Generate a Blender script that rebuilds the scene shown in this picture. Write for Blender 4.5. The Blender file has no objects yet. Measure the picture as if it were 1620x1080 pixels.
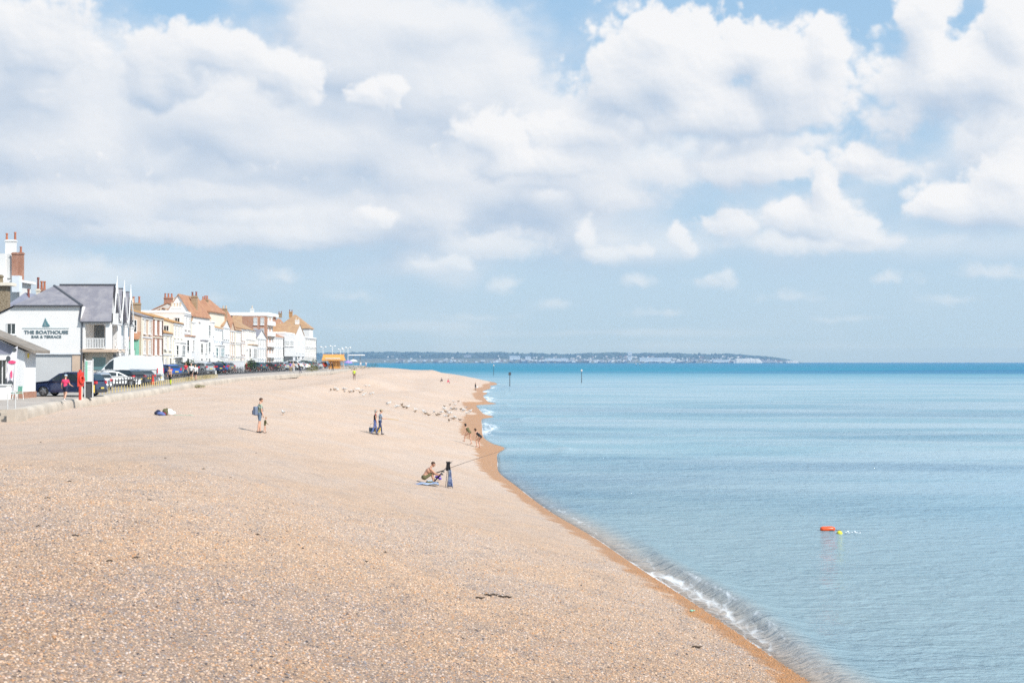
import bpy, bmesh, math, random
import numpy as np
from mathutils import Vector, Matrix
from math import radians as rad, sin, cos, pi, atan, atan2, sqrt
random.seed(7)
S = bpy.context.scene
COL = S.collection

# ------------------------------------------------------------------ camera, exposure, sun, sky
F = 2000.0; CX = 810.0; HY = 572.5; CAMZ = 6.8      # focal length in photo pixels, horizon row, eye height on the pier
cd = bpy.data.cameras.new("camera"); cam = bpy.data.objects.new("camera", cd); COL.objects.link(cam)
cd.sensor_width = 36; cd.lens = F / 1620 * 36; cd.clip_end = 60000; cd.clip_start = .2
cam.location = (0, 0, CAMZ); cam.rotation_euler = (pi / 2 + atan((HY - 540) / F), 0, 0)
S.camera = cam
cd.dof.use_dof = True; cd.dof.focus_distance = 36; cd.dof.aperture_fstop = 2.2
S.view_settings.view_transform = 'Standard'; S.view_settings.look = 'None'
EXPO = .28; S.view_settings.exposure = EXPO; S.view_settings.gamma = 1
S.cycles.use_denoising = False
S.cycles.max_bounces = 6; S.cycles.volume_bounces = 0; S.cycles.caustics_reflective = False; S.cycles.caustics_refractive = False
SUN_AZ = rad(50); SUN_EL = rad(42)                   # from behind the camera, towards the sea side
tosun = Vector((sin(SUN_AZ) * cos(SUN_EL), -cos(SUN_AZ) * cos(SUN_EL), sin(SUN_EL)))
ld = bpy.data.lights.new("sun", 'SUN'); ld.energy = 4.7; ld.angle = rad(.53); ld.color = (1, .955, .89)
sun = bpy.data.objects.new("sun", ld); COL.objects.link(sun); sun.rotation_euler = tosun.to_track_quat('Z', 'Y').to_euler()

# small expression layer over shader nodes
class E:
    nt = None
    def __init__(s, sock): s.s = sock
    @staticmethod
    def m(op, *a, clamp=False):
        n = E.nt.nodes.new('ShaderNodeMath'); n.operation = op; n.use_clamp = clamp
        for i, v in enumerate(a):
            if isinstance(v, E): E.nt.links.new(v.s, n.inputs[i])
            else: n.inputs[i].default_value = v
        return E(n.outputs[0])
    def __add__(a, b): return E.m('ADD', a, b)
    __radd__ = __add__
    def __mul__(a, b): return E.m('MULTIPLY', a, b)
    __rmul__ = __mul__
    def __sub__(a, b): return E.m('SUBTRACT', a, b)
    def __rsub__(a, b): return E.m('SUBTRACT', b, a)
    def __truediv__(a, b): return E.m('DIVIDE', a, b)
    def __rtruediv__(a, b): return E.m('DIVIDE', b, a)
def lk(a, b): E.nt.links.new(a.s if isinstance(a, E) else a, b)
def nd(t, **k):
    n = E.nt.nodes.new(t)
    for a, v in k.items(): setattr(n, a, v)
    return n
def setin(n, i, v):
    if isinstance(v, E): lk(v, n.inputs[i])
    elif hasattr(v, 'is_output'): E.nt.links.new(v, n.inputs[i])
    else: n.inputs[i].default_value = v
def noise(vec, scale, detail=4, rough=.5, dim='3D', dist=0, out=0, lac=2.0):
    n = nd('ShaderNodeTexNoise', noise_dimensions=dim); setin(n, 'Vector', vec); n.inputs['Scale'].default_value = scale
    n.inputs['Detail'].default_value = detail; n.inputs['Roughness'].default_value = rough; n.inputs['Distortion'].default_value = dist
    n.inputs['Lacunarity'].default_value = lac
    return E(n.outputs[out])
def ramp(v, lo, hi, a=0., b=1., smooth=True):
    n = nd('ShaderNodeMapRange', interpolation_type='SMOOTHSTEP' if smooth else 'LINEAR'); setin(n, 0, v)
    for i, q in enumerate((lo, hi, a, b)): setin(n, i + 1, q)
    return E(n.outputs[0])
def mixc(f, a, b, mode='MIX'):
    n = nd('ShaderNodeMix', data_type='RGBA', blend_type=mode)
    setin(n, 0, f)
    for i, v in ((6, a), (7, b)):
        if isinstance(v, tuple): n.inputs[i].default_value = (*v[:3], 1)
        else: setin(n, i, v)
    return E(n.outputs[2])
def vmath(op, a, b=None, c=None):
    n = nd('ShaderNodeVectorMath', operation=op); setin(n, 0, a)
    if b is not None: setin(n, 1, b)
    if c is not None: setin(n, 2, c)
    return E(n.outputs['Value'] if op in ('LENGTH', 'DOT_PRODUCT') else n.outputs[0])
def comb(x, y, z=0.):
    n = nd('ShaderNodeCombineXYZ')
    for i, v in enumerate((x, y, z)): setin(n, i, v)
    return E(n.outputs[0])
def sepx(v):
    n = nd('ShaderNodeSeparateXYZ'); setin(n, 0, v); return [E(o) for o in n.outputs]

def lin(r, g, b):                                     # sRGB 0-255 to linear
    f = lambda c: (c / 255) / 12.92 if c / 255 <= .04045 else ((c / 255 + .055) / 1.055) ** 2.4
    return (f(r), f(g), f(b))

W = bpy.data.worlds.new("World"); S.world = W; W.use_nodes = True
E.nt = W.node_tree; E.nt.nodes.clear()
WSTR = .1
sky = nd('ShaderNodeTexSky', sky_type='NISHITA', sun_disc=False); sky.sun_elevation = SUN_EL; sky.sun_rotation = pi - SUN_AZ
sky.air_density = 1.0; sky.dust_density = .6; sky.ozone_density = 1.6
dirv = E(nd('ShaderNodeTexCoord').outputs['Generated'])
dx, dy, dz = sepx(dirv)
az = E.m('ARCTAN2', dx, dy) * 20.0; el = E.m('ARCSINE', dz) * 20.0     # heading and height above the horizon, 20 units a radian
P0 = comb(az, el)
def AE(px, py):                                       # a heading / height pair for a place seen in the sky
    a = atan((px - CX) / F); e = atan((HY - py) / F * cos(a)); return a * 20, e * 20
# cumulus heaps: centre, half width, height above / below the centre, weight
HEAPS = [(1040,120,125,110,90,1.0),(1045,60,62,52,60,1.),(985,150,70,60,60,.95),(1240,130,110,80,80,1.0),(1310,85,36,58,70,1.),(1205,80,62,44,60,1.),(1160,190,200,60,44,.9),(930,215,110,50,24,.75),
 (1520,130,170,80,80,1.0),(1465,50,40,90,60,.9),(1600,60,60,80,60,.95),(1430,185,60,40,40,.6),
 (1570,330,100,62,46,1.0),(1610,285,60,45,40,.95),(1500,325,56,42,36,.9),(1370,375,50,30,16,.75),
 (1285,355,70,50,34,.95),(1308,300,24,46,50,.9),(1235,345,40,28,30,.8),(1155,362,50,36,26,.85),
 (955,402,56,16,18,.8),(928,375,20,26,20,.75),(1010,398,34,14,14,.65),(1072,378,15,26,20,.8),(1085,400,16,16,14,.7),(1012,444,26,16,12,.6),(1125,448,40,12,12,.65),(1145,440,18,14,12,.6),
 (670,420,48,20,14,.7),(720,418,40,16,14,.7),(793,452,28,18,12,.6),(445,441,32,14,10,.5),(145,432,36,20,14,.45),
 (265,110,60,60,60,.95),(330,80,110,36,40,.85),(455,115,56,46,50,.9),(235,150,44,40,34,.9),(585,150,34,24,24,.7),(625,140,26,22,22,.7),(72,142,18,10,12,.55),
 (785,215,70,44,40,.8),(850,262,130,36,26,.8),(590,340,30,14,18,.5),(40,70,130,80,70,.75),(1200,268,95,44,34,.85),(1370,255,64,28,24,.7),
 (560,470,44,14,10,.52),(880,482,38,11,8,.5),(1260,472,48,12,8,.5),(1400,442,44,14,10,.55),(1510,474,40,10,8,.48),(330,472,54,12,8,.45),(1570,434,64,16,10,.55),(760,503,64,8,6,.45),(1050,497,54,8,6,.45),(1330,505,70,7,5,.42),(200,500,60,8,6,.4),
 (-200,180,160,110,60,1.),(-420,330,140,60,40,.9),(1800,240,150,90,50,1.),(2050,350,130,60,30,.9),(-150,400,90,30,18,.8),(1850,430,70,24,14,.8)]
# soft, half dissolved heaps between them
MIDS = [(50,120,130,90,90,1.),(330,180,170,90,70,1.),(560,110,120,90,70,.95),(700,150,130,80,80,1.),(800,130,80,50,50,.6),(640,35,170,50,50,.9),(400,230,160,60,50,.9),(90,240,140,60,50,.9),
 (560,240,120,60,40,.8),(700,280,130,50,36,.85),(880,280,150,40,30,.85),(120,320,170,36,28,.9),(340,310,150,30,20,.8),(660,340,110,50,30,.9),(560,360,90,40,24,.8),(480,375,190,26,20,.85),(200,370,200,22,18,.8),
 (960,320,90,36,26,.75),(1040,270,90,26,24,.5),(1590,220,80,60,50,.85),(1200,228,120,20,24,.6),(880,205,80,60,40,.7),(1320,385,150,16,16,.55),(760,390,110,30,24,.6),(960,200,90,50,50,.6),(1430,270,70,20,20,.4)]
# broad veils behind everything
VEILS = [(270,240,440,140,130,1.),(620,190,300,200,150,1.),(720,130,110,60,90,.7),(480,350,520,70,40,1.),(820,300,260,90,70,.95),(960,320,140,46,40,.55),
 (1040,245,150,30,40,.5),(1270,370,150,36,30,.45),(1590,260,110,110,60,.75),(30,140,170,110,90,1.),(560,40,150,70,80,.9),(1100,390,260,30,30,.5),(1500,395,200,30,30,.55),
 (660,420,130,40,30,.6),(100,440,260,50,40,.5),(-300,250,400,160,90,1.),(1950,260,300,140,80,.9),(640,515,120,7,7,.65),(1000,527,210,6,6,.6),(300,500,160,8,8,.4),(1180,548,400,5,5,.35)]
# ------------------------------------------------------------------ clouds: density and sunlit share over the sky, worked out here from noise
CW, CH = 1500, 560                                   # az -37.5..37.5 deg, el -1..27 deg, .05 deg a cell
caz = (np.arange(CW) + .5) / CW * 75 - 37.5; cel = (np.arange(CH) + .5) / CH * 28 - 1
GX, GY = np.meshgrid(np.radians(caz) * 20, np.radians(cel) * 20)   # 20 units a radian = about 100 photo pixels a unit
GX = GX.astype(np.float32); GY = GY.astype(np.float32)
def hsh(ix, iy, s):
    n = (ix.astype(np.int64) * 374761393 + iy.astype(np.int64) * 668265263 + s * 974634777) & 0xffffffff
    n = ((n ^ (n >> 13)) * 1274126177) & 0xffffffff
    return ((n ^ (n >> 16)) & 0xffff).astype(np.float32) / 65535.
def perlin(x, y, s):
    ix = np.floor(x); iy = np.floor(y); fx = x - ix; fy = y - iy
    u = fx * fx * fx * (fx * (fx * 6 - 15) + 10); v = fy * fy * fy * (fy * (fy * 6 - 15) + 10)
    def gr(a, b):
        t = hsh(ix + a, iy + b, s) * 6.2831853
        return np.cos(t) * (fx - a) + np.sin(t) * (fy - b)
    return (gr(0, 0) * (1 - u) + gr(1, 0) * u) * (1 - v) + (gr(0, 1) * (1 - u) + gr(1, 1) * u) * v
def fbm(x, y, s, oct=6, rough=.5):
    t = 0; a = 1.; f = 1.; n = 0
    for o in range(oct):
        t = t + a * perlin(x * f + 13.7 * o, y * f - 7.1 * o, s + o); n += a; a *= rough; f *= 2.03
    return t / n * 1.6
def worley(x, y, s):
    ix = np.floor(x); iy = np.floor(y); d = np.full(x.shape, 9., np.float32)
    for a in (-1, 0, 1):
        for b in (-1, 0, 1):
            px = ix + a + hsh(ix + a, iy + b, s); py = iy + b + hsh(ix + a, iy + b, s + 50)
            d = np.minimum(d, (px - x) ** 2 + (py - y) ** 2)
    return np.sqrt(d)
def billow(x, y, s, oct=4):
    t = 0; a = 1.; f = 1.; n = 0
    for o in range(oct):
        t = t + a * (1 - worley(x * f + 5.3 * o, y * f + 2.9 * o, s + o)); n += a; a *= .52; f *= 2.1
    return t / n - .45
def sstep(v, lo, hi):
    t = np.clip((v - lo) / (hi - lo), 0, 1); return t * t * (3 - 2 * t)
def blobs(L, x, y, k=9.):
    acc = np.zeros(x.shape, np.float32)
    for (bx, by, rx, up, dn, wt) in L:
        a, e = AE(bx, by); qx = (x - a) * (100. / rx); qy = y - e
        qy = np.where(qy > 0, qy * (100. / up), qy * (100. / dn))
        acc += np.exp(k * wt * (1 - np.sqrt(qx * qx + qy * qy)).clip(-1.2, 1))
    return np.log(acc + 1e-4) / k
def shift(A, dx, dy):                                 # A sampled dx, dy units away
    return np.roll(np.roll(A, -int(round(dx / 20 / rad(.05))), 1), -int(round(dy / 20 / rad(.05))), 0)
calm = (GY / 3).clip(0, 1)                            # flat streaks stay level low down
wx = fbm(GX * .9, GY * .9, 3, 4); wy = fbm(GX * .9 + 40, GY * .9, 9, 4) * calm
wx2 = fbm(GX * 4, GY * 4, 31, 4); wy2 = fbm(GX * 4 + 40, GY * 4, 39, 4)
bx_, by_ = GX + .20 * wx + .06 * wx2, GY + .14 * wy + .06 * wy2
def blur(A, n):
    k = int(n)
    for ax in (0, 1):
        c = np.cumsum(np.pad(A, [(k + 1, k) if i == ax else (0, 0) for i in (0, 1)], mode='edge'), ax)
        A = (np.take(c, range(2 * k + 1, c.shape[ax]), ax) - np.take(c, range(0, c.shape[ax] - 2 * k - 1), ax)) / (2 * k + 1)
    return A
puff = billow(bx_ * 2.4, by_ * 2.6, 70, 6)
Hd = blobs(HEAPS, bx_, by_) + .0 + .30 * fbm(GX * 1.3, GY * 1.5, 21, 8, .62) + .66 * puff
Md = blobs(MIDS, bx_ + .1 * wx, by_, 7.) + .38 * fbm(GX * .9, GY * 1.2, 121, 8, .58) + .46 * billow(bx_ * 1.6, by_ * 2.0, 170, 6)
Vd = blobs(VEILS, GX + .5 * wx, GY + .25 * wy, 6.) + .5 * fbm(GX * .5, GY * .9, 81, 8, .56) + .1
soft = (.5 + .8 * fbm(GX * .45, GY * .45, 55, 3)).clip(0, 1)   # some edges crisp, some torn
def light(D, n, step, k, lx=.4, ly=.92):              # how much sun is left after passing through the heap from above
    t = 0
    for i in range(1, n + 1): t = t + np.maximum(shift(D, lx * step * i, ly * step * i) + .02, 0) * step
    return np.exp(-k * t)
def relief(D, s1): return D - shift(D, s1 * .6, s1)
Hb, Mb = blur(Hd, 10), blur(Md, 14)
bH = np.clip(relief(Hd, .05) * 1.25 + relief(Hb, .18) * 1.5, -.5, .5); bM = np.clip(relief(Md, .06) * 1.1 + relief(Mb, .25) * 1.3, -.5, .5)
base = np.clip(-relief(Hb, .3) * 1.5, 0, 1); baseM = np.clip(-relief(Mb, .35) * 1.2, 0, 1)
hazy = np.clip((2.4 - GY) / 1.4, 0, 1)                 # low clouds are far off and soft
aH = sstep(Hd, -.05, .10 + .30 * soft + .8 * base + .45 * hazy) * (1 - .25 * hazy)
aM = sstep(Md, -.08, .34 + .6 * baseM) * .92
aV = sstep(Vd, -.15, .55) * (.95 - .42 * sstep(GX, .6, 3.5))
litH = np.clip(light(Hb, 12, .09, 1.5) * .50 + .46 + bH * .42 - base * .62 - .10 * hazy - .14 * sstep(-GX, -.5, 2.5), 0, 1)
litM = np.clip(light(Mb, 12, .1, 1.2) * .50 + .36 + bM * .50 - baseM * .5, 0, 1)
litV = np.clip(.50 + np.clip(relief(blur(Vd, 12), .4) * 1.3, -.45, .4) + .26 * fbm(GX * 1.1, GY * 2.2, 91, 7, .6), 0, 1)
# lay heaps over soft heaps over veil: one cover and one sunlit share
cover = 1 - (1 - aH) * (1 - aM) * (1 - aV)
lit = litV * aV
lit = lit * (1 - aM) + litM * .9 * aM
lit = lit * (1 - aH) + litH * aH
lit = lit / np.maximum(aH + (1 - aH) * (aM + (1 - aM) * aV), 1e-3)
cloud_map = np.stack([cover, lit.clip(0, 1)], -1).astype(np.float32)

img = bpy.data.images.new("cloud_map", CW, CH, alpha=True, float_buffer=True); img.colorspace_settings.name = 'Non-Color'
img.pixels.foreach_set(np.concatenate([cloud_map, np.zeros((CH, CW, 1), np.float32), np.ones((CH, CW, 1), np.float32)], -1).ravel()); img.update()
tx = nd('ShaderNodeTexImage', image=img, extension='EXTEND', interpolation='Cubic')
lk(comb((az * (180 / pi / 20) + 37.5) / 75., (el * (180 / pi / 20) + 1.) / 28.), tx.inputs[0])
cov, lit, _ = sepx(E(tx.outputs[0]))
# beyond the map (behind and overhead) the same sort of sky from plain noise
away = E.m('MAXIMUM', ramp(E.m('ABSOLUTE', az), 11.8, 13.), ramp(el, 7.9, 9.2))
nz = noise(P0, .5, 6, .55, '2D')
cov = cov + (ramp(nz, .42, .62) * .85 - cov) * away
lit = lit + (ramp(noise(P0, .8, 5, .55, '2D'), .3, .7, .35, .95) - lit) * away
g = lambda r, gg, b: tuple(c / WSTR / 2 ** EXPO for c in lin(r, gg, b))
air = mixc(ramp(el, 0., 9., smooth=False), mixc(ramp(el, 0., 1.6), g(184, 211, 231), g(195, 217, 234)), g(146, 199, 242))
clear = mixc(ramp(el, -1., 9.5, .93, .8), E(sky.outputs[0]), air)     # Nishita sky seen through the sea air
cl = mixc(lit, g(187, 205, 226), g(246, 247, 249))
c2 = mixc(cov * (ramp(el, .1, 2.6) * .8 + .2), clear, cl)
# the sky is seen through the sea air modelled below (haze): give it the brightness it has before that air dims it
HAZE_D = 1.05e-4
Lp = E.m('MINIMUM', E.m('DIVIDE', 123., E.m('MAXIMUM', E.m('TANGENT', el * .05), .001)), 11200.); T_ = E.m('EXPONENT', Lp * -HAZE_D)
scat = vmath('MULTIPLY', comb(1. - T_, 1. - T_, 1. - T_), tuple(c / WSTR for c in (.197, .361, .59)))
c2 = vmath('MULTIPLY', vmath('SUBTRACT', c2, scat), comb(1. / T_, 1. / T_, 1. / T_))
bg = nd('ShaderNodeBackground'); lk(c2, bg.inputs[0]); bg.inputs[1].default_value = WSTR
lk(E(bg.outputs[0]), nd('ShaderNodeOutputWorld').inputs[0])
W.cycles.sampling_method = 'MANUAL'; W.cycles.sample_map_resolution = 512
# ------------------------------------------------------------------ helpers: materials and meshes
MATS = {}
def mat(name, col, rough=.7, var=.0, vscale=3., metal=0., bump=0., bscale=20., col2=None, spec=.4, emit=None, alpha=None):
    """plain procedural material: base colour with a soft noise variation of its own"""
    if name in MATS: return MATS[name]
    m = bpy.data.materials.new(name); m.use_nodes = True; E.nt = m.node_tree
    b = E.nt.nodes['Principled BSDF']; b.inputs['Roughness'].default_value = rough; b.inputs['Metallic'].default_value = metal
    b.inputs['Specular IOR Level'].default_value = spec
    if alpha is not None: b.inputs['Alpha'].default_value = alpha
    tc = E(nd('ShaderNodeTexCoord').outputs['Object'])
    if var > 0:
        c2 = col2 or tuple(c * (1 - var) for c in col)
        f = noise(tc, vscale, 5, .6)
        lk(mixc(ramp(f, .35, .68), col, c2), b.inputs['Base Color'])
    else: b.inputs['Base Color'].default_value = (*col, 1)
    if bump > 0:
        bn = nd('ShaderNodeBump'); bn.inputs['Strength'].default_value = bump; bn.inputs['Distance'].default_value = .02
        lk(noise(tc, bscale, 4), bn.inputs['Height']); lk(E(bn.outputs[0]), b.inputs['Normal'])
    MATS[name] = m; return m

class MB:
    """collects shapes into one mesh"""
    def __init__(s): s.v = []; s.f = []; s.mi = []; s.cur = 0
    def add(s, vs, fs):
        o = len(s.v); s.v += [tuple(v) for v in vs]; s.f += [tuple(i + o for i in f) for f in fs]; s.mi += [s.cur] * len(fs); return s
    def use(s, i): s.cur = i; return s
    def box(s, x0, x1, y0, y1, z0, z1):
        return s.add([(x0,y0,z0),(x1,y0,z0),(x1,y1,z0),(x0,y1,z0),(x0,y0,z1),(x1,y0,z1),(x1,y1,z1),(x0,y1,z1)],
                     [(0,3,2,1),(4,5,6,7),(0,1,5,4),(1,2,6,5),(2,3,7,6),(3,0,4,7)])
    def poly(s, pts): return s.add(pts, [tuple(range(len(pts)))])
    def prism(s, pts, d):
        n = len(pts); d = Vector(d); q = [Vector(p) for p in pts]
        return s.add(q + [p + d for p in q], [tuple(range(n - 1, -1, -1)), tuple(range(n, 2 * n))] + [(i, (i + 1) % n, n + (i + 1) % n, n + i) for i in range(n)])
    def tube(s, pts, rs, n=8, cap=True):
        pts = [Vector(p) for p in pts]
        if not hasattr(rs, '__len__'): rs = [rs] * len(pts)
        vs = []; fs = []
        for i, p in enumerate(pts):
            t = (pts[min(i + 1, len(pts) - 1)] - pts[max(i - 1, 0)]).normalized()
            a = t.cross(Vector((0, 0, 1)) if abs(t.z) < .9 else Vector((1, 0, 0))).normalized(); b = t.cross(a)
            vs += [p + (a * cos(2 * pi * k / n) + b * sin(2 * pi * k / n)) * rs[i] for k in range(n)]
        for i in range(len(pts) - 1):
            fs += [(i * n + k, i * n + (k + 1) % n, (i + 1) * n + (k + 1) % n, (i + 1) * n + k) for k in range(n)]
        if cap: fs += [tuple(range(n - 1, -1, -1)), tuple(range((len(pts) - 1) * n, len(pts) * n))]
        return s.add(vs, fs)
    def ball(s, c, r, n=10, m=6):
        if not hasattr(r, '__len__'): r = (r, r, r)
        vs = [(c[0], c[1], c[2] - r[2])]; fs = []
        for i in range(1, m):
            t = -pi / 2 + pi * i / m
            vs += [(c[0] + r[0] * cos(t) * cos(2 * pi * k / n), c[1] + r[1] * cos(t) * sin(2 * pi * k / n), c[2] + r[2] * sin(t)) for k in range(n)]
        vs.append((c[0], c[1], c[2] + r[2])); L = len(vs) - 1
        for k in range(n):
            fs.append((0, 1 + (k + 1) % n, 1 + k)); fs.append((L, L - n + k, L - n + (k + 1) % n))
        for i in range(m - 2):
            fs += [(1 + i * n + k, 1 + i * n + (k + 1) % n, 1 + (i + 1) * n + (k + 1) % n, 1 + (i + 1) * n + k) for k in range(n)]
        return s.add(vs, fs)
    def ring(s, c, R, r, axis='y', n=20, m=6):
        vs = []; fs = []
        for i in range(n):
            a = 2 * pi * i / n
            for k in range(m):
                b = 2 * pi * k / m; q = R + r * cos(b); h = r * sin(b)
                p = {'y': (q * cos(a), h, q * sin(a)), 'x': (h, q * cos(a), q * sin(a)), 'z': (q * cos(a), q * sin(a), h)}[axis]
                vs.append((c[0] + p[0], c[1] + p[1], c[2] + p[2]))
        for i in range(n):
            for k in range(m):
                fs.append((i * m + k, ((i + 1) % n) * m + k, ((i + 1) % n) * m + (k + 1) % m, i * m + (k + 1) % m))
        return s.add(vs, fs)
    def build(s, name, mats, parent=None, smooth=False, loc=None, rz=0, bevel=0):
        me = bpy.data.meshes.new(name); me.from_pydata(s.v, [], s.f)
        for m in (mats if isinstance(mats, (list, tuple)) else [mats]): me.materials.append(m)
        me.polygons.foreach_set('material_index', s.mi)
        bm = bmesh.new(); bm.from_mesh(me); bmesh.ops.recalc_face_normals(bm, faces=bm.faces); bm.to_mesh(me); bm.free()
        if smooth: me.polygons.foreach_set('use_smooth', [True] * len(me.polygons))
        o = bpy.data.objects.new(name, me); COL.objects.link(o)
        if parent is not None: o.parent = parent
        if loc is not None: o.location = loc
        if rz: o.rotation_euler.z = rz
        if bevel:
            bv = o.modifiers.new('bevel', 'BEVEL'); bv.width = bevel; bv.segments = 2; bv.limit_method = 'ANGLE'
        return o
def tag(o, label=None, cat=None, group=None, kind=None):
    if label: o['label'] = label
    if cat: o['category'] = cat
    if group: o['group'] = group
    if kind: o['kind'] = kind
    return o
def thing(name, label, cat, loc=(0, 0, 0), rz=0, group=None):
    o = bpy.data.objects.new(name, None); COL.objects.link(o); o.location = loc; o.rotation_euler = (0, 0, rz); o.empty_display_size = .3
    return tag(o, label, cat, group)
KIDS = {}
def copy_thing(root, loc, rz=0, label=None, scale=None):
    """a copy of a thing with copies of its parts and sub-parts"""
    def rec(o, par):
        c = o.copy(); COL.objects.link(c)
        if par is not None: c.parent = par
        for ch in [k for k in o.children]: rec(ch, c)
        return c
    r = rec(root, None); r.location = loc; r.rotation_euler = (0, 0, rz)
    if label: r['label'] = label
    if scale: r.scale = (scale,) * 3
    return r

# ------------------------------------------------------------------ lie of the land
def curve(pts):
    xs = np.array([p[0] for p in pts], float); ys = np.array([p[1] for p in pts], float)
    d = np.gradient(ys, xs)
    s_ = np.diff(ys) / np.diff(xs)
    for i in range(1, len(xs) - 1):
        d[i] = 0 if s_[i - 1] * s_[i] <= 0 else 2 * s_[i - 1] * s_[i] / (s_[i - 1] + s_[i])
    def f(x):
        x = np.clip(np.asarray(x, float), xs[0], xs[-1]); i = np.clip(np.searchsorted(xs, x) - 1, 0, len(xs) - 2)
        h = xs[i + 1] - xs[i]; t = (x - xs[i]) / h
        return (1 + 2 * t) * (1 - t) ** 2 * ys[i] + t * (1 - t) ** 2 * h * d[i] + t * t * (3 - 2 * t) * ys[i + 1] + t * t * (t - 1) * h * d[i + 1]
    return f
shoreX = curve([(-60,17),(-20,13),(0,10.3),(20,7.5),(26.8,6.35),(35.6,5.15),(42.8,4.07),(49,3.2),(57.7,1.73),(68.9,.3),(80,-.9),(86,-1.0),(93,-1.1),(100,-.6),(106,-1.7),(115,-2.6),(135,-3.2),(151,-3.6),(157,-2.3),(165,-3.6),(180,-4.6),(200,-5.6),(206,-2.6),(216,-4.0),(240,-5.2),(255,-5.8),(275,-5.4),(292,-6.8),(330,-5.6),(360,-6.2),(383,-4.6),(415,-5.4),(440,-8),(500,-24),(600,-58),(800,-130),(1200,-260),(2500,-600),(5000,-1500),(9000,-3000),(16000,-5200)])
promZ = curve([(-60,4.0),(60,4.05),(83,4.2),(105,4.45),(125,4.75),(160,4.95),(230,5.05),(300,5.1),(800,5.15)])
edgeX = curve([(72,-28.3),(80,-29.6),(86.5,-30.3),(100,-30.6),(107,-30.8),(121,-31.6),(138,-32.8),(161,-34),(181,-34.2),(205,-34.6),(260,-36.5),(320,-41),(430,-52),(620,-74),(800,-140)])
wallH = curve([(60,.65),(75,.62),(100,.55),(125,.36),(160,.26),(200,.16),(800,.12)])
zprof = curve([(-400,-9),(-60,-5),(-8,-1.5),(0,0),(3,.58),(5.6,1.12),(9,1.85),(12,2.5),(15,3.1),(20,3.5),(26,4.0),(34,4.7),(42,5.1),(60,5.3),(9000,5.3)])
def beachZ(X, Y):
    X = np.asarray(X, float); Y = np.asarray(Y, float)
    u = shoreX(Y) - X
    top = promZ(Y) - wallH(Y); zr = zprof(u); k = .5
    h = np.clip(.5 + .5 * (top - zr) / k, 0, 1); z = top * (1 - h) + zr * h - k * h * (1 - h) * .5
    dry = np.clip(u / 6, 0, 1) * np.clip((34 - u) / 10, 0, 1)
    far = np.clip((Y - 90) / 60, 0, 1) * np.clip((470 - Y) / 60, 0, 1)
    z = z + dry * far * (.62 * np.exp(-((u - 21 - 1.5 * np.sin(Y * .03)) / 2.6) ** 2) - .5 * np.exp(-((u - 14.5 - 1.2 * np.sin(Y * .045 + 1)) / 3.0) ** 2))
    # old wave-cut cusps and trodden hollows
    z = z + dry * (.05 * np.sin(X * .9 + .5 * np.sin(Y * .37)) * np.sin(Y * .43 + 1.1 * np.sin(X * .3)) + .03 * np.sin(X * 2.1 + Y * .8) * np.sin(Y * 1.3 - X * .5))
    z = z + np.clip(u / 3, 0, 1) * .06 * np.sin(Y * .36) * np.exp(-((u - 6) / 5) ** 2)
    return z
def bz(X, Y): return float(beachZ(X, Y))
def on_beach(px, py):
    """where the sight line of a photo pixel first meets the beach"""
    Y = 12.
    while Y < 900:
        X = (px - CX) / F * Y; z = CAMZ - (py - HY) / F * Y
        if z <= bz(X, Y): break
        Y += .05 if Y < 130 else .3
    return Vector((X, Y, bz(X, Y)))
def on_prom(px, py):
    Y = 60.
    while Y < 900 and CAMZ - (py - HY) / F * Y > float(promZ(Y)): Y += .1
    return Vector(((px - CX) / F * Y, Y, float(promZ(Y))))
def on_sea(px, py):
    Y = CAMZ * F / (py - HY); return Vector(((px - CX) / F * Y, Y, 0))
def at(px, py, Y): return Vector(((px - CX) / F * Y, Y, CAMZ - (py - HY) / F * Y))
def sheet(name, xs2d, ys2d, zs2d, m, smooth=True):
    h, w = xs2d.shape; me = bpy.data.meshes.new(name)
    co = np.stack([xs2d, ys2d, zs2d], -1).reshape(-1, 3)
    i = np.arange(h * w).reshape(h, w); q = np.stack([i[:-1, :-1], i[:-1, 1:], i[1:, 1:], i[1:, :-1]], -1).reshape(-1, 4)
    me.vertices.add(len(co)); me.vertices.foreach_set('co', co.ravel().astype(np.float32))
    me.loops.add(q.size); me.loops.foreach_set('vertex_index', q.ravel().astype(np.int32))
    me.polygons.add(len(q)); me.polygons.foreach_set('loop_start', np.arange(0, q.size, 4, dtype=np.int32))
    me.update(calc_edges=True); me.validate()
    if smooth: me.polygons.foreach_set('use_smooth', [True] * len(q))
    me.materials.append(m); o = bpy.data.objects.new(name, me); COL.objects.link(o); return o
def attr(o, name, vals):
    a = o.data.attributes.new(name, 'FLOAT', 'POINT'); a.data.foreach_set('value', np.asarray(vals, np.float32).ravel())
def geo(a, b, n): return list(np.geomspace(a, b, n))

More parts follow.
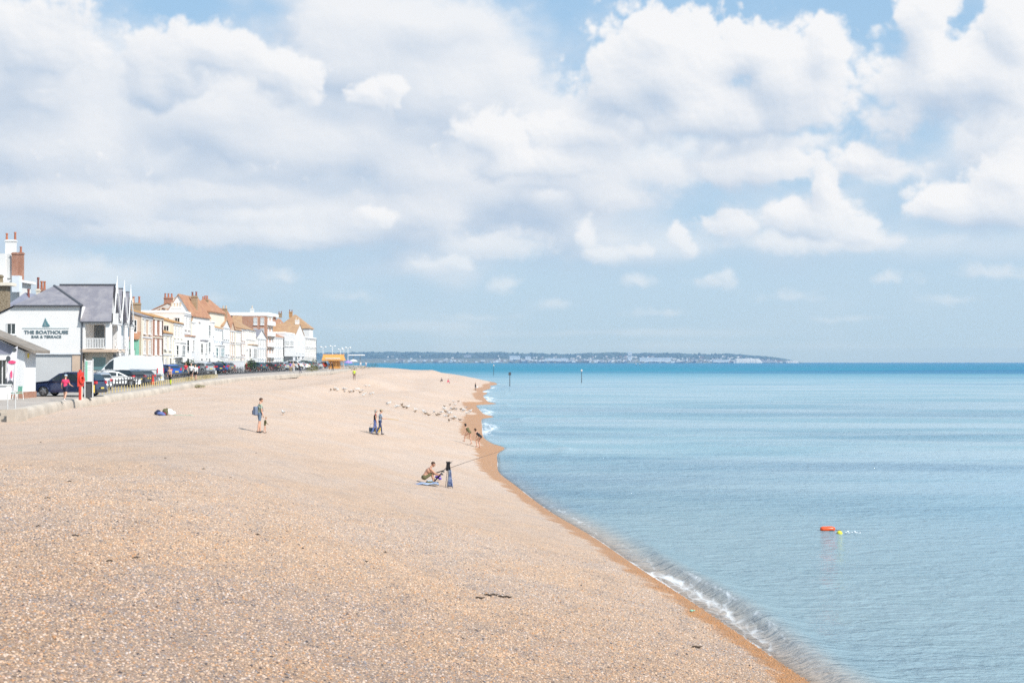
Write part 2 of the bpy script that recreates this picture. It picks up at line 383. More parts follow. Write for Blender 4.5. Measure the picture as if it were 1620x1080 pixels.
# ------------------------------------------------------------------ shingle beach
def shingle_material(stone=False):
    m = bpy.data.materials.new('shingle_stone' if stone else 'shingle'); m.use_nodes = True; E.nt = m.node_tree
    b = E.nt.nodes['Principled BSDF']
    tc = nd('ShaderNodeNewGeometry'); pos = E(tc.outputs['Position'])
    u = E(nd('ShaderNodeAttribute', attribute_name='shore').outputs['Fac']) if not stone else E(nd('ShaderNodeAttribute', attribute_name='shore', attribute_type='INSTANCER').outputs['Fac'])
    def stones(r):
        cr = nd('ShaderNodeValToRGB'); lk(r, cr.inputs[0]); cr.color_ramp.interpolation = 'CONSTANT'
        cols = [(0,(.42,.34,.26)),(.16,(.55,.44,.33)),(.30,(.60,.49,.38)),(.42,(.49,.32,.19)),(.52,(.34,.30,.27)),(.61,(.62,.55,.48)),(.70,(.42,.33,.28)),(.77,(.20,.19,.20)),(.83,(.30,.31,.34)),(.88,(.57,.43,.32)),(.94,(.64,.60,.56)),(.975,(.10,.095,.10))]
        while len(cr.color_ramp.elements) < len(cols): cr.color_ramp.elements.new(.5)
        for e, (p, c) in zip(cr.color_ramp.elements, cols): e.position = p; e.color = (*c, 1)
        return E(cr.outputs[0])
    if stone:
        col = stones(E(nd('ShaderNodeAttribute', attribute_name='tint', attribute_type='INSTANCER').outputs['Fac']))
    else:
        v = nd('ShaderNodeTexVoronoi', feature='F1'); lk(pos, v.inputs['Vector']); v.inputs['Scale'].default_value = 26
        col = stones(sepx(E(v.outputs['Color']))[0])
        v2 = nd('ShaderNodeTexVoronoi', feature='F1'); lk(pos, v2.inputs['Vector']); v2.inputs['Scale'].default_value = 62
        col = mixc(.4, col, stones(sepx(E(v2.outputs['Color']))[1]))
        hgt = E(v.outputs['Distance']) * -1.0 + E(v2.outputs['Distance']) * -.35 + noise(pos, 1.7, 3, .55) * 4.2
        bp = nd('ShaderNodeBump'); bp.inputs['Strength'].default_value = .8; bp.inputs['Distance'].default_value = .02
        lk(hgt, bp.inputs['Height']); lk(E(bp.outputs[0]), b.inputs['Normal'])
    # sorted patches: greyer coarse flint, warmer fine grit
    patch = noise(pos, .22, 5, .6); patch2 = noise(pos, 1.1, 4, .6)
    warm = mixc(ramp(patch, .4, .62), (.96, .88, .83), (1.0, .865, .75)); grey = mixc(ramp(patch2, .45, .7), (.96, .95, .95), (.80, .82, .87))
    col = mixc(1., col, warm, 'MULTIPLY'); col = mixc(1., col, grey, 'MULTIPLY')
    # near slope darkened: shade in the gaps between stones put into the colour
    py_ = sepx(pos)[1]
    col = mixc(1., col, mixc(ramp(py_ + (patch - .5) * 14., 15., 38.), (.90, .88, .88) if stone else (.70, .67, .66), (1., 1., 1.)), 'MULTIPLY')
    # paler, sun-bleached upper beach
    py_ = sepx(pos)[1]
    col = mixc(ramp(py_, 24., 90., 0., .55), col, mixc(ramp(patch, .35, .65), (.635, .51, .42), (.605, .465, .365)))
    # wet ochre band along the water
    edge = u + (noise(pos, .5, 5, .65) - .5) * 2.3 + (noise(pos, 2.5, 3, .6) - .5) * .5
    wid = ramp(py_, 55., 120., .7, 2.2)
    wet = 1. - ramp(edge - wid, -.25, .2)
    wetc = mixc(.5, mixc(1., col, (.80, .56, .36), 'MULTIPLY'), mixc(patch2, (.49, .25, .10), (.37, .185, .075)))
    col = mixc(wet, col, wetc)
    lk(col, b.inputs['Base Color']); lk(ramp(wet, 0., 1., .9, .45), b.inputs['Roughness']); b.inputs['Specular IOR Level'].default_value = .25
    return m
ub = np.array([-400, -120, -40, -20, -12, -8] + list(np.arange(-6, 36.01, .4)) + [38, 41, 45, 50, 60, 80, 120, 300, 1000, 4000])
yb = np.array([-60, -30, -10, 0, 6] + list(np.arange(10, 130, .4)) + list(np.arange(130, 470, 2.)) + geo(470, 15000, 50))
UB, YB = np.meshgrid(ub, yb); XB = shoreX(YB) - UB
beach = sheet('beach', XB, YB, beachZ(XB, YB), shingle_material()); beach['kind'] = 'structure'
attr(beach, 'shore', UB)

# loose stones on the near beach (nobody could count them): instanced, true relief and shadow
def loose_stones():
    xs, ys = np.meshgrid(np.linspace(0, 1, 60), np.linspace(12.3, 45, 130))
    x0 = -.43 * ys - .8; x1 = shoreX(ys) + .3
    X = x0 + (x1 - x0) * xs; Z = beachZ(X, ys)
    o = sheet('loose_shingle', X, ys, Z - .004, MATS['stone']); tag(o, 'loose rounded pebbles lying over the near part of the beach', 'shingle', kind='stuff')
    attr(o, 'shore', shoreX(ys) - X)
    attr(o, 'dens', np.clip((45 - ys) / 22, 0, 1) * 430)
    g = bpy.data.node_groups.new('scatter_stones', 'GeometryNodeTree'); E.nt = g
    g.interface.new_socket('Geometry', in_out='INPUT', socket_type='NodeSocketGeometry'); g.interface.new_socket('Geometry', in_out='OUTPUT', socket_type='NodeSocketGeometry')
    gi = nd('NodeGroupInput'); go = nd('NodeGroupOutput')
    dp = nd('GeometryNodeDistributePointsOnFaces'); E.nt.links.new(gi.outputs[0], dp.inputs['Mesh'])
    na = nd('GeometryNodeInputNamedAttribute', data_type='FLOAT'); na.inputs['Name'].default_value = 'dens'
    E.nt.links.new(na.outputs['Attribute'], dp.inputs['Density']); dp.inputs['Seed'].default_value = 4
    ico = nd('GeometryNodeMeshIcoSphere'); ico.inputs['Radius'].default_value = 1; ico.inputs['Subdivisions'].default_value = 2
    sm = nd('GeometryNodeSetShadeSmooth'); E.nt.links.new(ico.outputs[0], sm.inputs[0])
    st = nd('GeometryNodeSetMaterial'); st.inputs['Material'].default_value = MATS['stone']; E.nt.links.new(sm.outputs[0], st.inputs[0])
    ip = nd('GeometryNodeInstanceOnPoints'); E.nt.links.new(dp.outputs['Points'], ip.inputs['Points']); E.nt.links.new(st.outputs[0], ip.inputs['Instance'])
    rv = nd('FunctionNodeRandomValue', data_type='FLOAT_VECTOR'); rv.inputs[0].default_value = (.6, .6, .45); rv.inputs[1].default_value = (1.3, 1.1, .9); rv.inputs['Seed'].default_value = 2
    rs = nd('FunctionNodeRandomValue', data_type='FLOAT'); rs.inputs[2].default_value = .25; rs.inputs[3].default_value = 1.; rs.inputs['Seed'].default_value = 9
    size = E(rs.outputs[1]); size = size * size * .021 + .010
    sc = vmath('MULTIPLY', E(rv.outputs[0]), comb(size, size, size)); lk(sc, ip.inputs['Scale'])
    rr = nd('FunctionNodeRandomValue', data_type='FLOAT_VECTOR'); rr.inputs[0].default_value = (-.5, -.5, 0); rr.inputs[1].default_value = (.5, .5, 6.28); E.nt.links.new(rr.outputs[0], ip.inputs['Rotation'])
    sa = nd('GeometryNodeStoreNamedAttribute', data_type='FLOAT', domain='INSTANCE'); sa.inputs['Name'].default_value = 'tint'
    rt = nd('FunctionNodeRandomValue', data_type='FLOAT'); rt.inputs['Seed'].default_value = 21
    E.nt.links.new(ip.outputs[0], sa.inputs[0]); E.nt.links.new(rt.outputs[1], sa.inputs['Value'])
    E.nt.links.new(sa.outputs[0], go.inputs[0])
    o.modifiers.new('scatter', 'NODES').node_group = g
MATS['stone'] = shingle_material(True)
loose_stones()

# ------------------------------------------------------------------ sea
def sea_material():
    m = bpy.data.materials.new('sea_water'); m.use_nodes = True; E.nt = m.node_tree; E.nt.nodes.clear()
    pos = E(nd('ShaderNodeNewGeometry').outputs['Position']); X, Y, Z = sepx(pos)
    w = E(nd('ShaderNodeAttribute', attribute_name='offshore').outputs['Fac'])
    dist = E.m('SQRT', X * X + Y * Y)
    # ripples: several sizes, longer across the wind; wind lanes where they are stronger
    lane = noise(comb(X * .010, Y * .035), 1., 5, .6, '2D'); lane2 = noise(comb(X * .0016, Y * .0075, ), 1., 5, .6, '2D')
    rip = noise(comb(X * .8, Y * 1.7), .9, 3, .55, '2D', dist=.4) * .42 + noise(comb(X, Y * 1.9), 2.6, 4, .62, '2D', dist=.3) * .18 + noise(comb(X * .22, Y * .55), 1., 2, .5, '2D') * .20
    bp = nd('ShaderNodeBump'); bp.inputs['Distance'].default_value = 1.0; lk(rip, bp.inputs['Height']); lk(ramp(lane, .35, .65, .55, 1.) * ramp(dist, 60., 400., 1., .45), bp.inputs['Strength'])
    N = E(bp.outputs[0])
    # chalky water: green over the shallows, turquoise, then blue; patches for depth, wind and cloud shadow painted into the colour
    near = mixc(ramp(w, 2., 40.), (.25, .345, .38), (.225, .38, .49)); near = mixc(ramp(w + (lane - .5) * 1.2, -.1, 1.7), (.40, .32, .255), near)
    mid = mixc(ramp(dist, 38., 110.), near, mixc(ramp(noise(comb(X * .02, Y * .085), 1., 5, .6, '2D'), .40, .62), (.255, .405, .465), (.365, .475, .525)))  # pale slick streaks: sky reflection put into the body colour
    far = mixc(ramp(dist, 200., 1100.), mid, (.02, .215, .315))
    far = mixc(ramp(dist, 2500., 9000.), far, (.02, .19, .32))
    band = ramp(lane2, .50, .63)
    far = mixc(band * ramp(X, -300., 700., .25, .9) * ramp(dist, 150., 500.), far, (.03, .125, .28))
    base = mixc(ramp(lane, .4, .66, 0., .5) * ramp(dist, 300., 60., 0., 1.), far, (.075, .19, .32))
    body = nd('ShaderNodeBsdfDiffuse'); lk(base, body.inputs[0]); lk(N, body.inputs['Normal'])
    gl = nd('ShaderNodeBsdfGlossy'); lk(ramp(dist, 30., 600., .08, .24), gl.inputs['Roughness']); lk(N, gl.inputs['Normal'])
    fr = nd('ShaderNodeFresnel'); fr.inputs[0].default_value = 1.33; lk(N, fr.inputs['Normal'])
    f = E.m('MINIMUM', E(fr.outputs[0]), .60) * ramp(dist, 90., 700., 1., .24)   # rough far water mirrors less
    surf = nd('ShaderNodeMixShader'); lk(f, surf.inputs[0]); lk(E(body.outputs[0]), surf.inputs[1]); lk(E(gl.outputs[0]), surf.inputs[2])
    # the swash is thin enough to see the stones through
    tr = nd('ShaderNodeBsdfTransparent'); tr.inputs[0].default_value = (.93, .92, .86, 1)
    thin = nd('ShaderNodeMixShader'); lk(ramp(w, -.25, .35, .35, 1.), thin.inputs[0]); lk(E(tr.outputs[0]), thin.inputs[1]); lk(E(surf.outputs[0]), thin.inputs[2])
    # foam: lace along the run-up, streaks behind the breakers
    foamy = E(nd('ShaderNodeAttribute', attribute_name='foam').outputs['Fac'])
    fn = noise(comb(X * 1.2, Y * .35), 1.2, 6, .66, '2D', dist=.7); vor = nd('ShaderNodeTexVoronoi', voronoi_dimensions='2D', feature='DISTANCE_TO_EDGE'); lk(comb(X + fn * .7, Y * .28 + fn * .5), vor.inputs['Vector']); vor.inputs['Scale'].default_value = 2.6
    lace = 1. - ramp(E(vor.outputs[0]), .0, .16)
    k = ramp(foamy + (fn - .5) * 1.25 + lace * .16 * ramp(foamy, .05, .5), .50, 1.15)
    fo = nd('ShaderNodeBsdfDiffuse'); fo.inputs[0].default_value = (.84, .87, .89, 1)
    out = nd('ShaderNodeMixShader'); lk(k * .8, out.inputs[0]); lk(E(thin.outputs[0]), out.inputs[1]); lk(E(fo.outputs[0]), out.inputs[2])
    lk(E(out.outputs[0]), nd('ShaderNodeOutputMaterial').inputs[0]); return m
ws = np.array([-3.2, -2.4, -1.8] + list(np.arange(-1.4, 7, .1)) + geo(7.2, 18000, 56))
ys = np.array([-60, -30, -10, 0, 8] + list(np.arange(14, 130, .25)) + list(np.arange(130, 470, 1.2)) + geo(471, 14200, 60))
WS, YS = np.meshgrid(ws, ys); XS = shoreX(YS) + WS
# low breakers running up the shingle, stronger in some stretches
stretch = .5 + .5 * np.sin(YS * .115 + .9 * np.sin(YS * .041)); amp = np.clip((430 - YS) / 60, 0, 1)
c0 = 1.25 + .35 * np.sin(YS * .13 + 1) + .2 * np.sin(YS * .41)
big = np.exp(-((YS - 36) / 11) ** 2) + .55 * np.exp(-((YS - 62) / 6) ** 2) * 0 + .6 * np.clip((YS - 80) / 20, 0, 1) * stretch
d_ = WS - c0
wave = big * .22 * np.where(d_ < 0, np.exp(-(d_ / .32) ** 2), np.exp(-(d_ / .75) ** 2))
wave2 = .12 * np.clip((YS - 60) / 40, 0, 1) * (1 - stretch) * np.exp(-((WS - c0 - 3.2) / .7) ** 2)
run = .05 * np.clip(-WS + .2, 0, 1)                    # thin run-up climbing the stones
ZS = amp * (wave + wave2) + run * 0 + .012 * np.sin(XS * 1.9 + YS * .7) * np.clip(WS, 0, 1) * np.clip((200 - YS) / 100, 0, 1)
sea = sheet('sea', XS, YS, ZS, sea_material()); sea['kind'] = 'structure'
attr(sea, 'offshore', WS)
foam = big * (np.clip(1 - np.abs(WS - c0 * .42) / (c0 * .62), 0, 1) * .42 + .55 * np.exp(-((WS - c0 + .1) / .12) ** 2))
foam = foam + np.clip(1 - np.abs(WS + .02) / .14, 0, 1) * (.52 + .3 * np.sin(YS * .5) * np.sin(YS * .21))
foam = foam + np.clip((YS - 78) / 14, 0, 1) * np.clip(1 - np.abs(WS - .9 - .5 * np.sin(YS * .3)) / 1.5, 0, 1) * (.20 + .52 * stretch)
foam = foam + .30 * big * np.clip((c0 - WS) / .5, 0, 1) * np.clip((WS + .25) / .2, 0, 1)
foam = foam + .55 * np.exp(-((YS - 57) / 9) ** 2) * np.clip(1 - np.abs(WS - .5) / .7, 0, 1)
attr(sea, 'foam', foam * amp)

# ------------------------------------------------------------------ promenade, its rounded sea wall, kerb and road
conc = mat('concrete', (.50, .44, .37), .85, .22, .8, bump=.15); paving = mat('paving', (.43, .375, .325), .9, .2, .35, bump=.1)
yb2 = np.array(list(np.arange(72, 330, 2.)) + list(np.arange(330, 790, 12.)))
ex = edgeX(yb2); pz = promZ(yb2); wh = wallH(yb2)
prof = [(.42, None), (.40, -.45), (.36, -.2), (.26, -.06), (.12, .0), (-.02, .012), (-.22, 0.004)]    # bull-nosed coping, seaward to landward
PX = np.stack([ex + q[0] for q in prof], 1); PY = np.repeat(yb2[:, None], len(prof), 1)
PZ = np.stack([pz - wh - .5 if q[1] is None else pz + q[1] * np.minimum(1, wh / .5) for q in prof], 1)
PX, PY, PZ = np.vstack([PX[:1], PX]), np.vstack([PY[:1], PY]), np.vstack([np.full((1, 7), 3.0), PZ])
wl = sheet('sea_wall', PX, PY, PZ, conc); tag(wl, 'low rounded concrete sea wall between promenade and shingle', 'sea wall')
def strip(name, a, b, dz, m, y=yb2):
    X = np.stack([a(y), b(y)], 1); o = sheet(name, X, np.stack([y, y], 1), np.stack([promZ(y) + dz] * 2, 1), m); o['kind'] = 'structure'; return o
roadX0 = lambda y: edgeX(y) - 4.6 - np.clip((y - 120) / 60, 0, 1) * 1.5
strip('promenade', lambda y: edgeX(y) - .2, lambda y: roadX0(y), 0., paving)
qb = MB(); qb.box(-30.6, -30.29, -60, 71.9, 2.8, 4.04); tag(qb.build('quay_wall', conc), 'concrete face under the near end of the pavement', 'wall')
asph = mat('asphalt', (.16, .16, .165), .9, .25, .5, bump=.1)
yr = np.array([-60.] + list(yb2))
strip('road', lambda y: roadX0(y) + .0, lambda y: roadX0(y) - 90, -.012, asph, yb2)
near_y = np.array([-60., -20., 20., 50., 60., 72.2])
X = np.stack([np.full(6, -30.3), np.full(6, -130.)], 1); o = sheet('pavement', X, np.stack([near_y] * 2, 1), np.stack([promZ(near_y)] * 2, 1), paving); o['kind'] = 'structure'
# ------------------------------------------------------------------ buildings along the front
def landZ(Y): return float(promZ(Y)) + .3 * min(1, max(0, (Y - 120) / 60))
M = lambda n: MATS[n]
for n, c, r, v, c2 in [('render_white',(.70,.70,.69),.75,.06,None),('render_ivory',(.72,.66,.55),.75,.07,None),('render_stone',(.62,.61,.58),.75,.07,None),('render_cream',(.74,.68,.57),.8,.07,None),('render_blue_white',(.68,.73,.78),.75,.06,None),('board_white',(.69,.70,.71),.6,.05,None),
    ('render_pink',(.74,.62,.55),.8,.08,None),('render_tan',(.60,.46,.35),.85,.12,None),('render_grey',(.55,.56,.56),.85,.06,None),('paint_green',(.22,.50,.38),.6,.08,None),
    ('tile_orange',(.42,.22,.095),.85,.45,(.50,.30,.11)),('tile_red',(.34,.165,.10),.85,.3,(.42,.23,.13)),('tile_brown',(.36,.22,.13),.85,.4,(.43,.28,.15)),('slate',(.20,.195,.225),.7,.25,(.27,.26,.28)),
    ('slate_blue',(.25,.26,.33),.7,.2,None),('lead_dark',(.10,.105,.12),.6,.1,None),('pot',(.48,.17,.09),.8,.3,None),('pot_pale',(.62,.50,.38),.8,.2,None),('pot_dark',(.25,.09,.07),.8,.3,None),
    ('trim_white',(.82,.82,.81),.5,.03,None),('shade_white',(.70,.72,.75),.6,.05,None),('wood_dark',(.10,.085,.07),.7,.2,None),('flint',(.33,.27,.19),.9,.55,(.16,.12,.07)),('sign_teal',(.10,.22,.25),.6,0,None),('sign_black',(.11,.16,.18),.6,0,None)]:
    mat(n, c, r, v, 1.3 if 'tile' in n or n == 'slate' else (6 if n == 'flint' else .6), col2=c2, bump=.2 if 'tile' in n or 'slate' in n else 0, bscale=9)
def brick(name, c1, c2, mortar):
    m = bpy.data.materials.new(name); m.use_nodes = True; E.nt = m.node_tree; b = E.nt.nodes['Principled BSDF']; b.inputs['Roughness'].default_value = .9
    tc = E(nd('ShaderNodeTexCoord').outputs['Object']); x, y, z = sepx(tc)
    bt = nd('ShaderNodeTexBrick'); lk(comb(x + y, z), bt.inputs['Vector']); bt.inputs['Scale'].default_value = 1; bt.inputs['Brick Width'].default_value = .225; bt.inputs['Row Height'].default_value = .075; bt.inputs['Mortar Size'].default_value = .008
    bt.inputs['Color1'].default_value = (*c1, 1); bt.inputs['Color2'].default_value = (*c2, 1); bt.inputs['Mortar'].default_value = (*mortar, 1)
    lk(mixc(ramp(noise(tc, 1.2, 4), .35, .7, 0., .35), E(bt.outputs[0]), tuple(q * .6 for q in c1)), b.inputs['Base Color']); MATS[name] = m
brick('brick_red', (.40,.17,.10), (.30,.12,.075), (.42,.36,.30)); brick('brick_brown', (.36,.25,.13), (.28,.18,.10), (.40,.36,.30)); brick('brick_orange', (.46,.21,.115), (.37,.16,.09), (.46,.40,.34))
def boards(name, col, gap, step, vertical=False):       # lapped or upright boarding
    m = bpy.data.materials.new(name); m.use_nodes = True; E.nt = m.node_tree; b = E.nt.nodes['Principled BSDF']; b.inputs['Roughness'].default_value = .6
    tc = E(nd('ShaderNodeTexCoord').outputs['Object']); x, y, z = sepx(tc)
    f = E.m('FRACT', (x + y if vertical else z) * (1 / step))
    lk(mixc(ramp(noise(tc, 1.1, 4), .3, .7, 0., .25), mixc(ramp(f, .0, .10, 1., 0.), col, gap), tuple(c * .88 for c in col)), b.inputs['Base Color'])
    bn = nd('ShaderNodeBump'); bn.inputs['Distance'].default_value = .03; bn.inputs['Strength'].default_value = .6; lk(f, bn.inputs['Height']); lk(E(bn.outputs[0]), b.inputs['Normal']); MATS[name] = m
boards('weatherboard', (.87,.86,.84), (.68,.68,.68), .19); boards('upright_board', (.78,.79,.80), (.55,.56,.58), .34, True)
def glass(name, col, rough=.06):
    m = bpy.data.materials.new(name); m.use_nodes = True; b = m.node_tree.nodes['Principled BSDF']
    b.inputs['Base Color'].default_value = (*col, 1); b.inputs['Roughness'].default_value = rough; b.inputs['Specular IOR Level'].default_value = .8; MATS[name] = m
glass('pane_dark', (.035,.045,.05)); glass('pane_grey', (.16,.19,.21)); glass('pane_curtain', (.50,.52,.52), .2); glass('pane_teal', (.10,.22,.24)); glass('car_glass', (.02,.03,.035), .03)

ROOTLOC = {}
def part(mb, name, m, parent, smooth=False, bevel=0, world=True):
    """a part modelled in world coordinates, hung on its thing"""
    r = parent
    while r.parent is not None: r = r.parent
    if world:
        L = r.location; mb.v = [(v[0] - L.x, v[1] - L.y, v[2] - L.z) for v in mb.v]
    return mb.build(name, m, parent, smooth, bevel=bevel)
def window(parent, face, c, w, h, fm='trim_white', pm='pane_grey', bars=(1, 1), sill=True, box=0.0, name='window'):
    """a framed window set on a wall: face E looks seaward (+x), S looks south (-y); c is its centre in the thing's frame"""
    b = MB(); t = .07; d = .09
    def bx(a0, a1, z0, z1, d0, d1):
        if face == 'E': b.box(c[0] + d0, c[0] + d1, c[1] + a0, c[1] + a1, c[2] + z0, c[2] + z1)
        else: b.box(c[0] + a0, c[0] + a1, c[1] - d1, c[1] - d0, c[2] + z0, c[2] + z1)
    bx(-w/2 - t, -w/2, -h/2, h/2, -.02, d); bx(w/2, w/2 + t, -h/2, h/2, -.02, d); bx(-w/2 - t, w/2 + t, h/2, h/2 + t, -.02, d + .01); bx(-w/2 - t, w/2 + t, -h/2 - t, -h/2, -.02, d + .01)
    for i in range(1, bars[0] + 1): q = -w/2 + w * i / (bars[0] + 1); bx(q - .025, q + .025, -h/2, h/2, .025, .07)
    for i in range(1, bars[1] + 1): q = -h/2 + h * i / (bars[1] + 1); bx(-w/2, w/2, q - .025, q + .025, .022, .075)
    if sill: bx(-w/2 - .14, w/2 + .14, -h/2 - t - .09, -h/2 - t - .003, -.02, .19)
    o = b.build(name, M(fm), parent)
    p = MB(); b = p; bx(-w/2, w/2, -h/2, h/2, .0, .02); p.build('pane', M(pm), o)
    return o
def chimney(parent, x, y, z0, z1, w=.8, d=.6, m='brick_brown', pots=2, pm='pot', ph=.55):
    b = MB(); b.box(x - w/2, x + w/2, y - d/2, y + d/2, z0, z1 - .25); b.box(x - w/2 - .07, x + w/2 + .07, y - d/2 - .07, y + d/2 + .07, z1 - .247, z1 - .1); b.box(x - w/2 + .02, x + w/2 - .02, y - d/2 + .02, y + d/2 - .02, z1 - .097, z1)
    o = b.build('chimney', M(m), parent)
    for i in range(pots):
        q = MB(); px_ = x + (0 if pots == 1 else (-.5 + i / (pots - 1)) * (w - .25)); hh = ph * random.uniform(.85, 1.2)
        q.tube([(px_, y, z1 - .01), (px_, y, z1 + hh * .8), (px_, y, z1 + hh * .81), (px_, y, z1 + hh)], [.14, .11, .15, .14], 10); q.build('chimney_pot', M(pm), o)
    return o
def gable_roof(y0, y1, x0, x1, ze, zr, along, over=.25, th=.14):
    """pitched roof over the block x0..x1, y0..y1: along='y' ridge parallel to the street, 'x' ridge running back from the sea"""
    b = MB()
    if along == 'y':
        xm = (x0 + x1) / 2; s = (zr - ze) / (x1 - xm)
        for sg, xe in ((1, x1 + over), (-1, x0 - over)):
            zz = ze - s * over
            b.prism([(xm, y0 - over, zr), (xe, y0 - over, zz), (xe, y0 - over, zz + th), (xm, y0 - over, zr + th)], (0, y1 - y0 + 2 * over, 0))
    else:
        ym = (y0 + y1) / 2; s = (zr - ze) / (y1 - ym)
        for sg, ye in ((1, y1 + over), (-1, y0 - over)):
            zz = ze - s * over
            b.prism([(x0 - over, ym, zr), (x0 - over, ye, zz), (x0 - over, ye, zz + th), (x0 - over, ym, zr + th)], (x1 - x0 + 2 * over, 0, 0))
    return b
def hip_roof(y0, y1, x0, x1, ze, zr, inset, over=.25):
    b = MB(); xm = (x0 + x1) / 2; ym = (y0 + y1) / 2
    c = [(x0 - over, y0 - over, ze), (x1 + over, y0 - over, ze), (x1 + over, y1 + over, ze), (x0 - over, y1 + over, ze)]
    r = [(xm, min(ym, y0 + inset), zr), (xm, max(ym, y1 - inset), zr)]
    b.add(c + r + [(p[0], p[1], ze - .14) for p in c], [(0, 1, 4), (1, 2, 5, 4), (2, 3, 5), (3, 0, 4, 5), (6, 7, 1, 0), (7, 8, 2, 1), (8, 9, 3, 2), (9, 6, 0, 3), (9, 8, 7, 6)])
    return b

# ---- terrace houses: near corner and far corner along the front, then storey heights
chainY = 147.2
def house(label, near, far, eave, ridge, wall, roof, rtype='y', depth=9., cols=2, rows=3, pane='pane_dark', side=True, bay=None, wz=1.5, ww=.95, gap=0., back=0., s=None, top_win=False, shop=None, name='terrace_house', trim='trim_white'):
    global chainY
    Y0 = chainY + gap; s = (-.087 if Y0 < 246 else -.01) if s is None else s
    X0 = (near - CX) / F * Y0; d = far - CX
    L = (2000 * X0 - d * Y0) / (d - 2000 * s); chainY = Y0 + L + .03
    z0 = landZ(Y0); ze = CAMZ + (HY - eave) / F * (Y0 + L * .3) - z0; zr = CAMZ + (HY - ridge) / F * (Y0 + L / 2) - z0
    t = thing(name, label, 'house', (X0, Y0, z0 - .15), -atan(s) if True else 0)
    D = depth
    w = MB()
    if rtype == 'y': w.prism([(-D, 0, 0), (0, 0, 0), (0, 0, ze), (-D/2, 0, zr), (-D, 0, ze)], (0, L, 0))
    elif rtype == 'x': w.prism([(0, 0, 0), (0, L, 0), (0, L, ze), (0, L/2, zr), (0, 0, ze)], (-D, 0, 0))
    else: w.box(-D, 0, 0, L, 0, ze)
    w.build('wall', M(wall), t)
    if rtype in 'xy': r = gable_roof(0, L, -D, 0, ze, zr + .02, rtype, .12).build('roof', M(roof), t)
    elif rtype == 'hip': r = hip_roof(0, L, -D, 0, ze + .01, zr, D * .45, .12).build('roof', M(roof), t)
    elif rtype == 'pyr': r = hip_roof(0, L, -D, 0, ze + .01, zr, D, .12).build('roof', M(roof), t)
    else:
        pb = MB(); pb.box(-D - .06, .08, -.06, L + .06, ze + .003, ze + .3); pb.box(-D + .2, -.2, .2, L - .2, ze + .28, ze + .36); r = pb.build('parapet', M(trim), t)
    n = rows; hgt = ze / n; cols = max(cols, round(L / 2.6))
    for i in range(n):
        zc = hgt * (i + .52)
        for k in range(cols):
            yc = L * (k + .5) / cols
            if i == 0 and k == cols - 1:                 # front door
                dr = MB(); dr.box(-.02, .06, yc - .45, yc + .45, .1, 2.15); dd = dr.build('door', M(random.choice(['sign_teal', 'wood_dark', 'paint_green', 'pane_dark'])), t)
                fr = MB(); fr.box(-.02, .1, yc - .57, yc - .453, .1, 2.28); fr.box(-.02, .1, yc + .453, yc + .57, .1, 2.28); fr.box(-.02, .16, yc - .6, yc + .6, 2.283, 2.42); fr.build('door_frame', M('trim_white'), dd)
            else: window(t, 'E', (0, yc, zc), min(ww, L / cols * .6), wz, 'trim_white', pane)
        if side and i >= 1:
            for xk in ((-.9, -2.3) if D > 4 else (-.8,)): window(t, 'S', (xk, 0, zc), .6, wz * .9, 'trim_white', pane)
    if top_win: window(t, 'E' if rtype == 'x' else 'S', (0, L/2, ze + (zr - ze) * .3) if rtype == 'x' else (-D/2, 0, ze + (zr - ze) * .3), .6, .8, 'trim_white', pane)
    if bay:                                              # a canted bay running up the front
        y0, y1, zb, zt, pr = bay[0] * L, bay[1] * L, bay[2] * ze, bay[3] * ze, bay[4]
        b = MB(); b.prism([(.0, y0, zb), (pr, y0 + pr * .6, zb), (pr, y1 - pr * .6, zb), (.0, y1, zb)], (0, 0, zt - zb)); bo = b.build('bay', M(bay[5]), t)
        cp = MB(); cp.prism([(.0, y0 - .1, zt + .003), (pr + .12, y0 + pr * .6 - .1, zt + .003), (pr + .12, y1 - pr * .6 + .1, zt + .003), (.0, y1 + .1, zt + .003)], (0, 0, .16)); cp.build('bay_roof', M(bay[6] if len(bay) > 6 else 'trim_white'), bo)
        k = max(1, round((zt - zb) / 2.7))
        for i in range(k):
            zc = zb + (zt - zb) * (i + .5) / k
            window(bo, 'E', (pr, (y0 + y1) / 2, zc), max(.4, (y1 - y0 - 2 * pr) * .6), min(wz, (zt - zb) / k * .62), 'trim_white', pane, sill=False)
            window(bo, 'S', (pr * .5, y0 + pr * .3 - .02, zc), pr * .45, min(wz, (zt - zb) / k * .62), 'trim_white', pane, (0, 1), sill=False)
    for i in range(1, n + 1):
        bd = MB(); zc = hgt * i if i < n else ze - .21; bd.box(-.02, .07 if i < n else .13, .0, L, zc - .07, zc + .07); bd.build('string_course' if i < n else 'cornice', M('shade_white' if 'brick' not in wall else 'render_cream'), t)
    dp = MB(); dp.tube([(.13, L - .25, .1), (.07, L - .25, ze - .1)], .05, 6); dp.build('downpipe', M(random.choice(['trim_white', 'lead_dark', 'render_grey'])), t)
    gt = MB(); gt.tube([(.14, 0, ze - .08), (.14, L, ze - .08)], .06, 6)
    if rtype != 'x': gt.build('gutter', M('lead_dark' if 'white' not in wall else 'render_grey'), t)
    return t, L, ze, zr, r

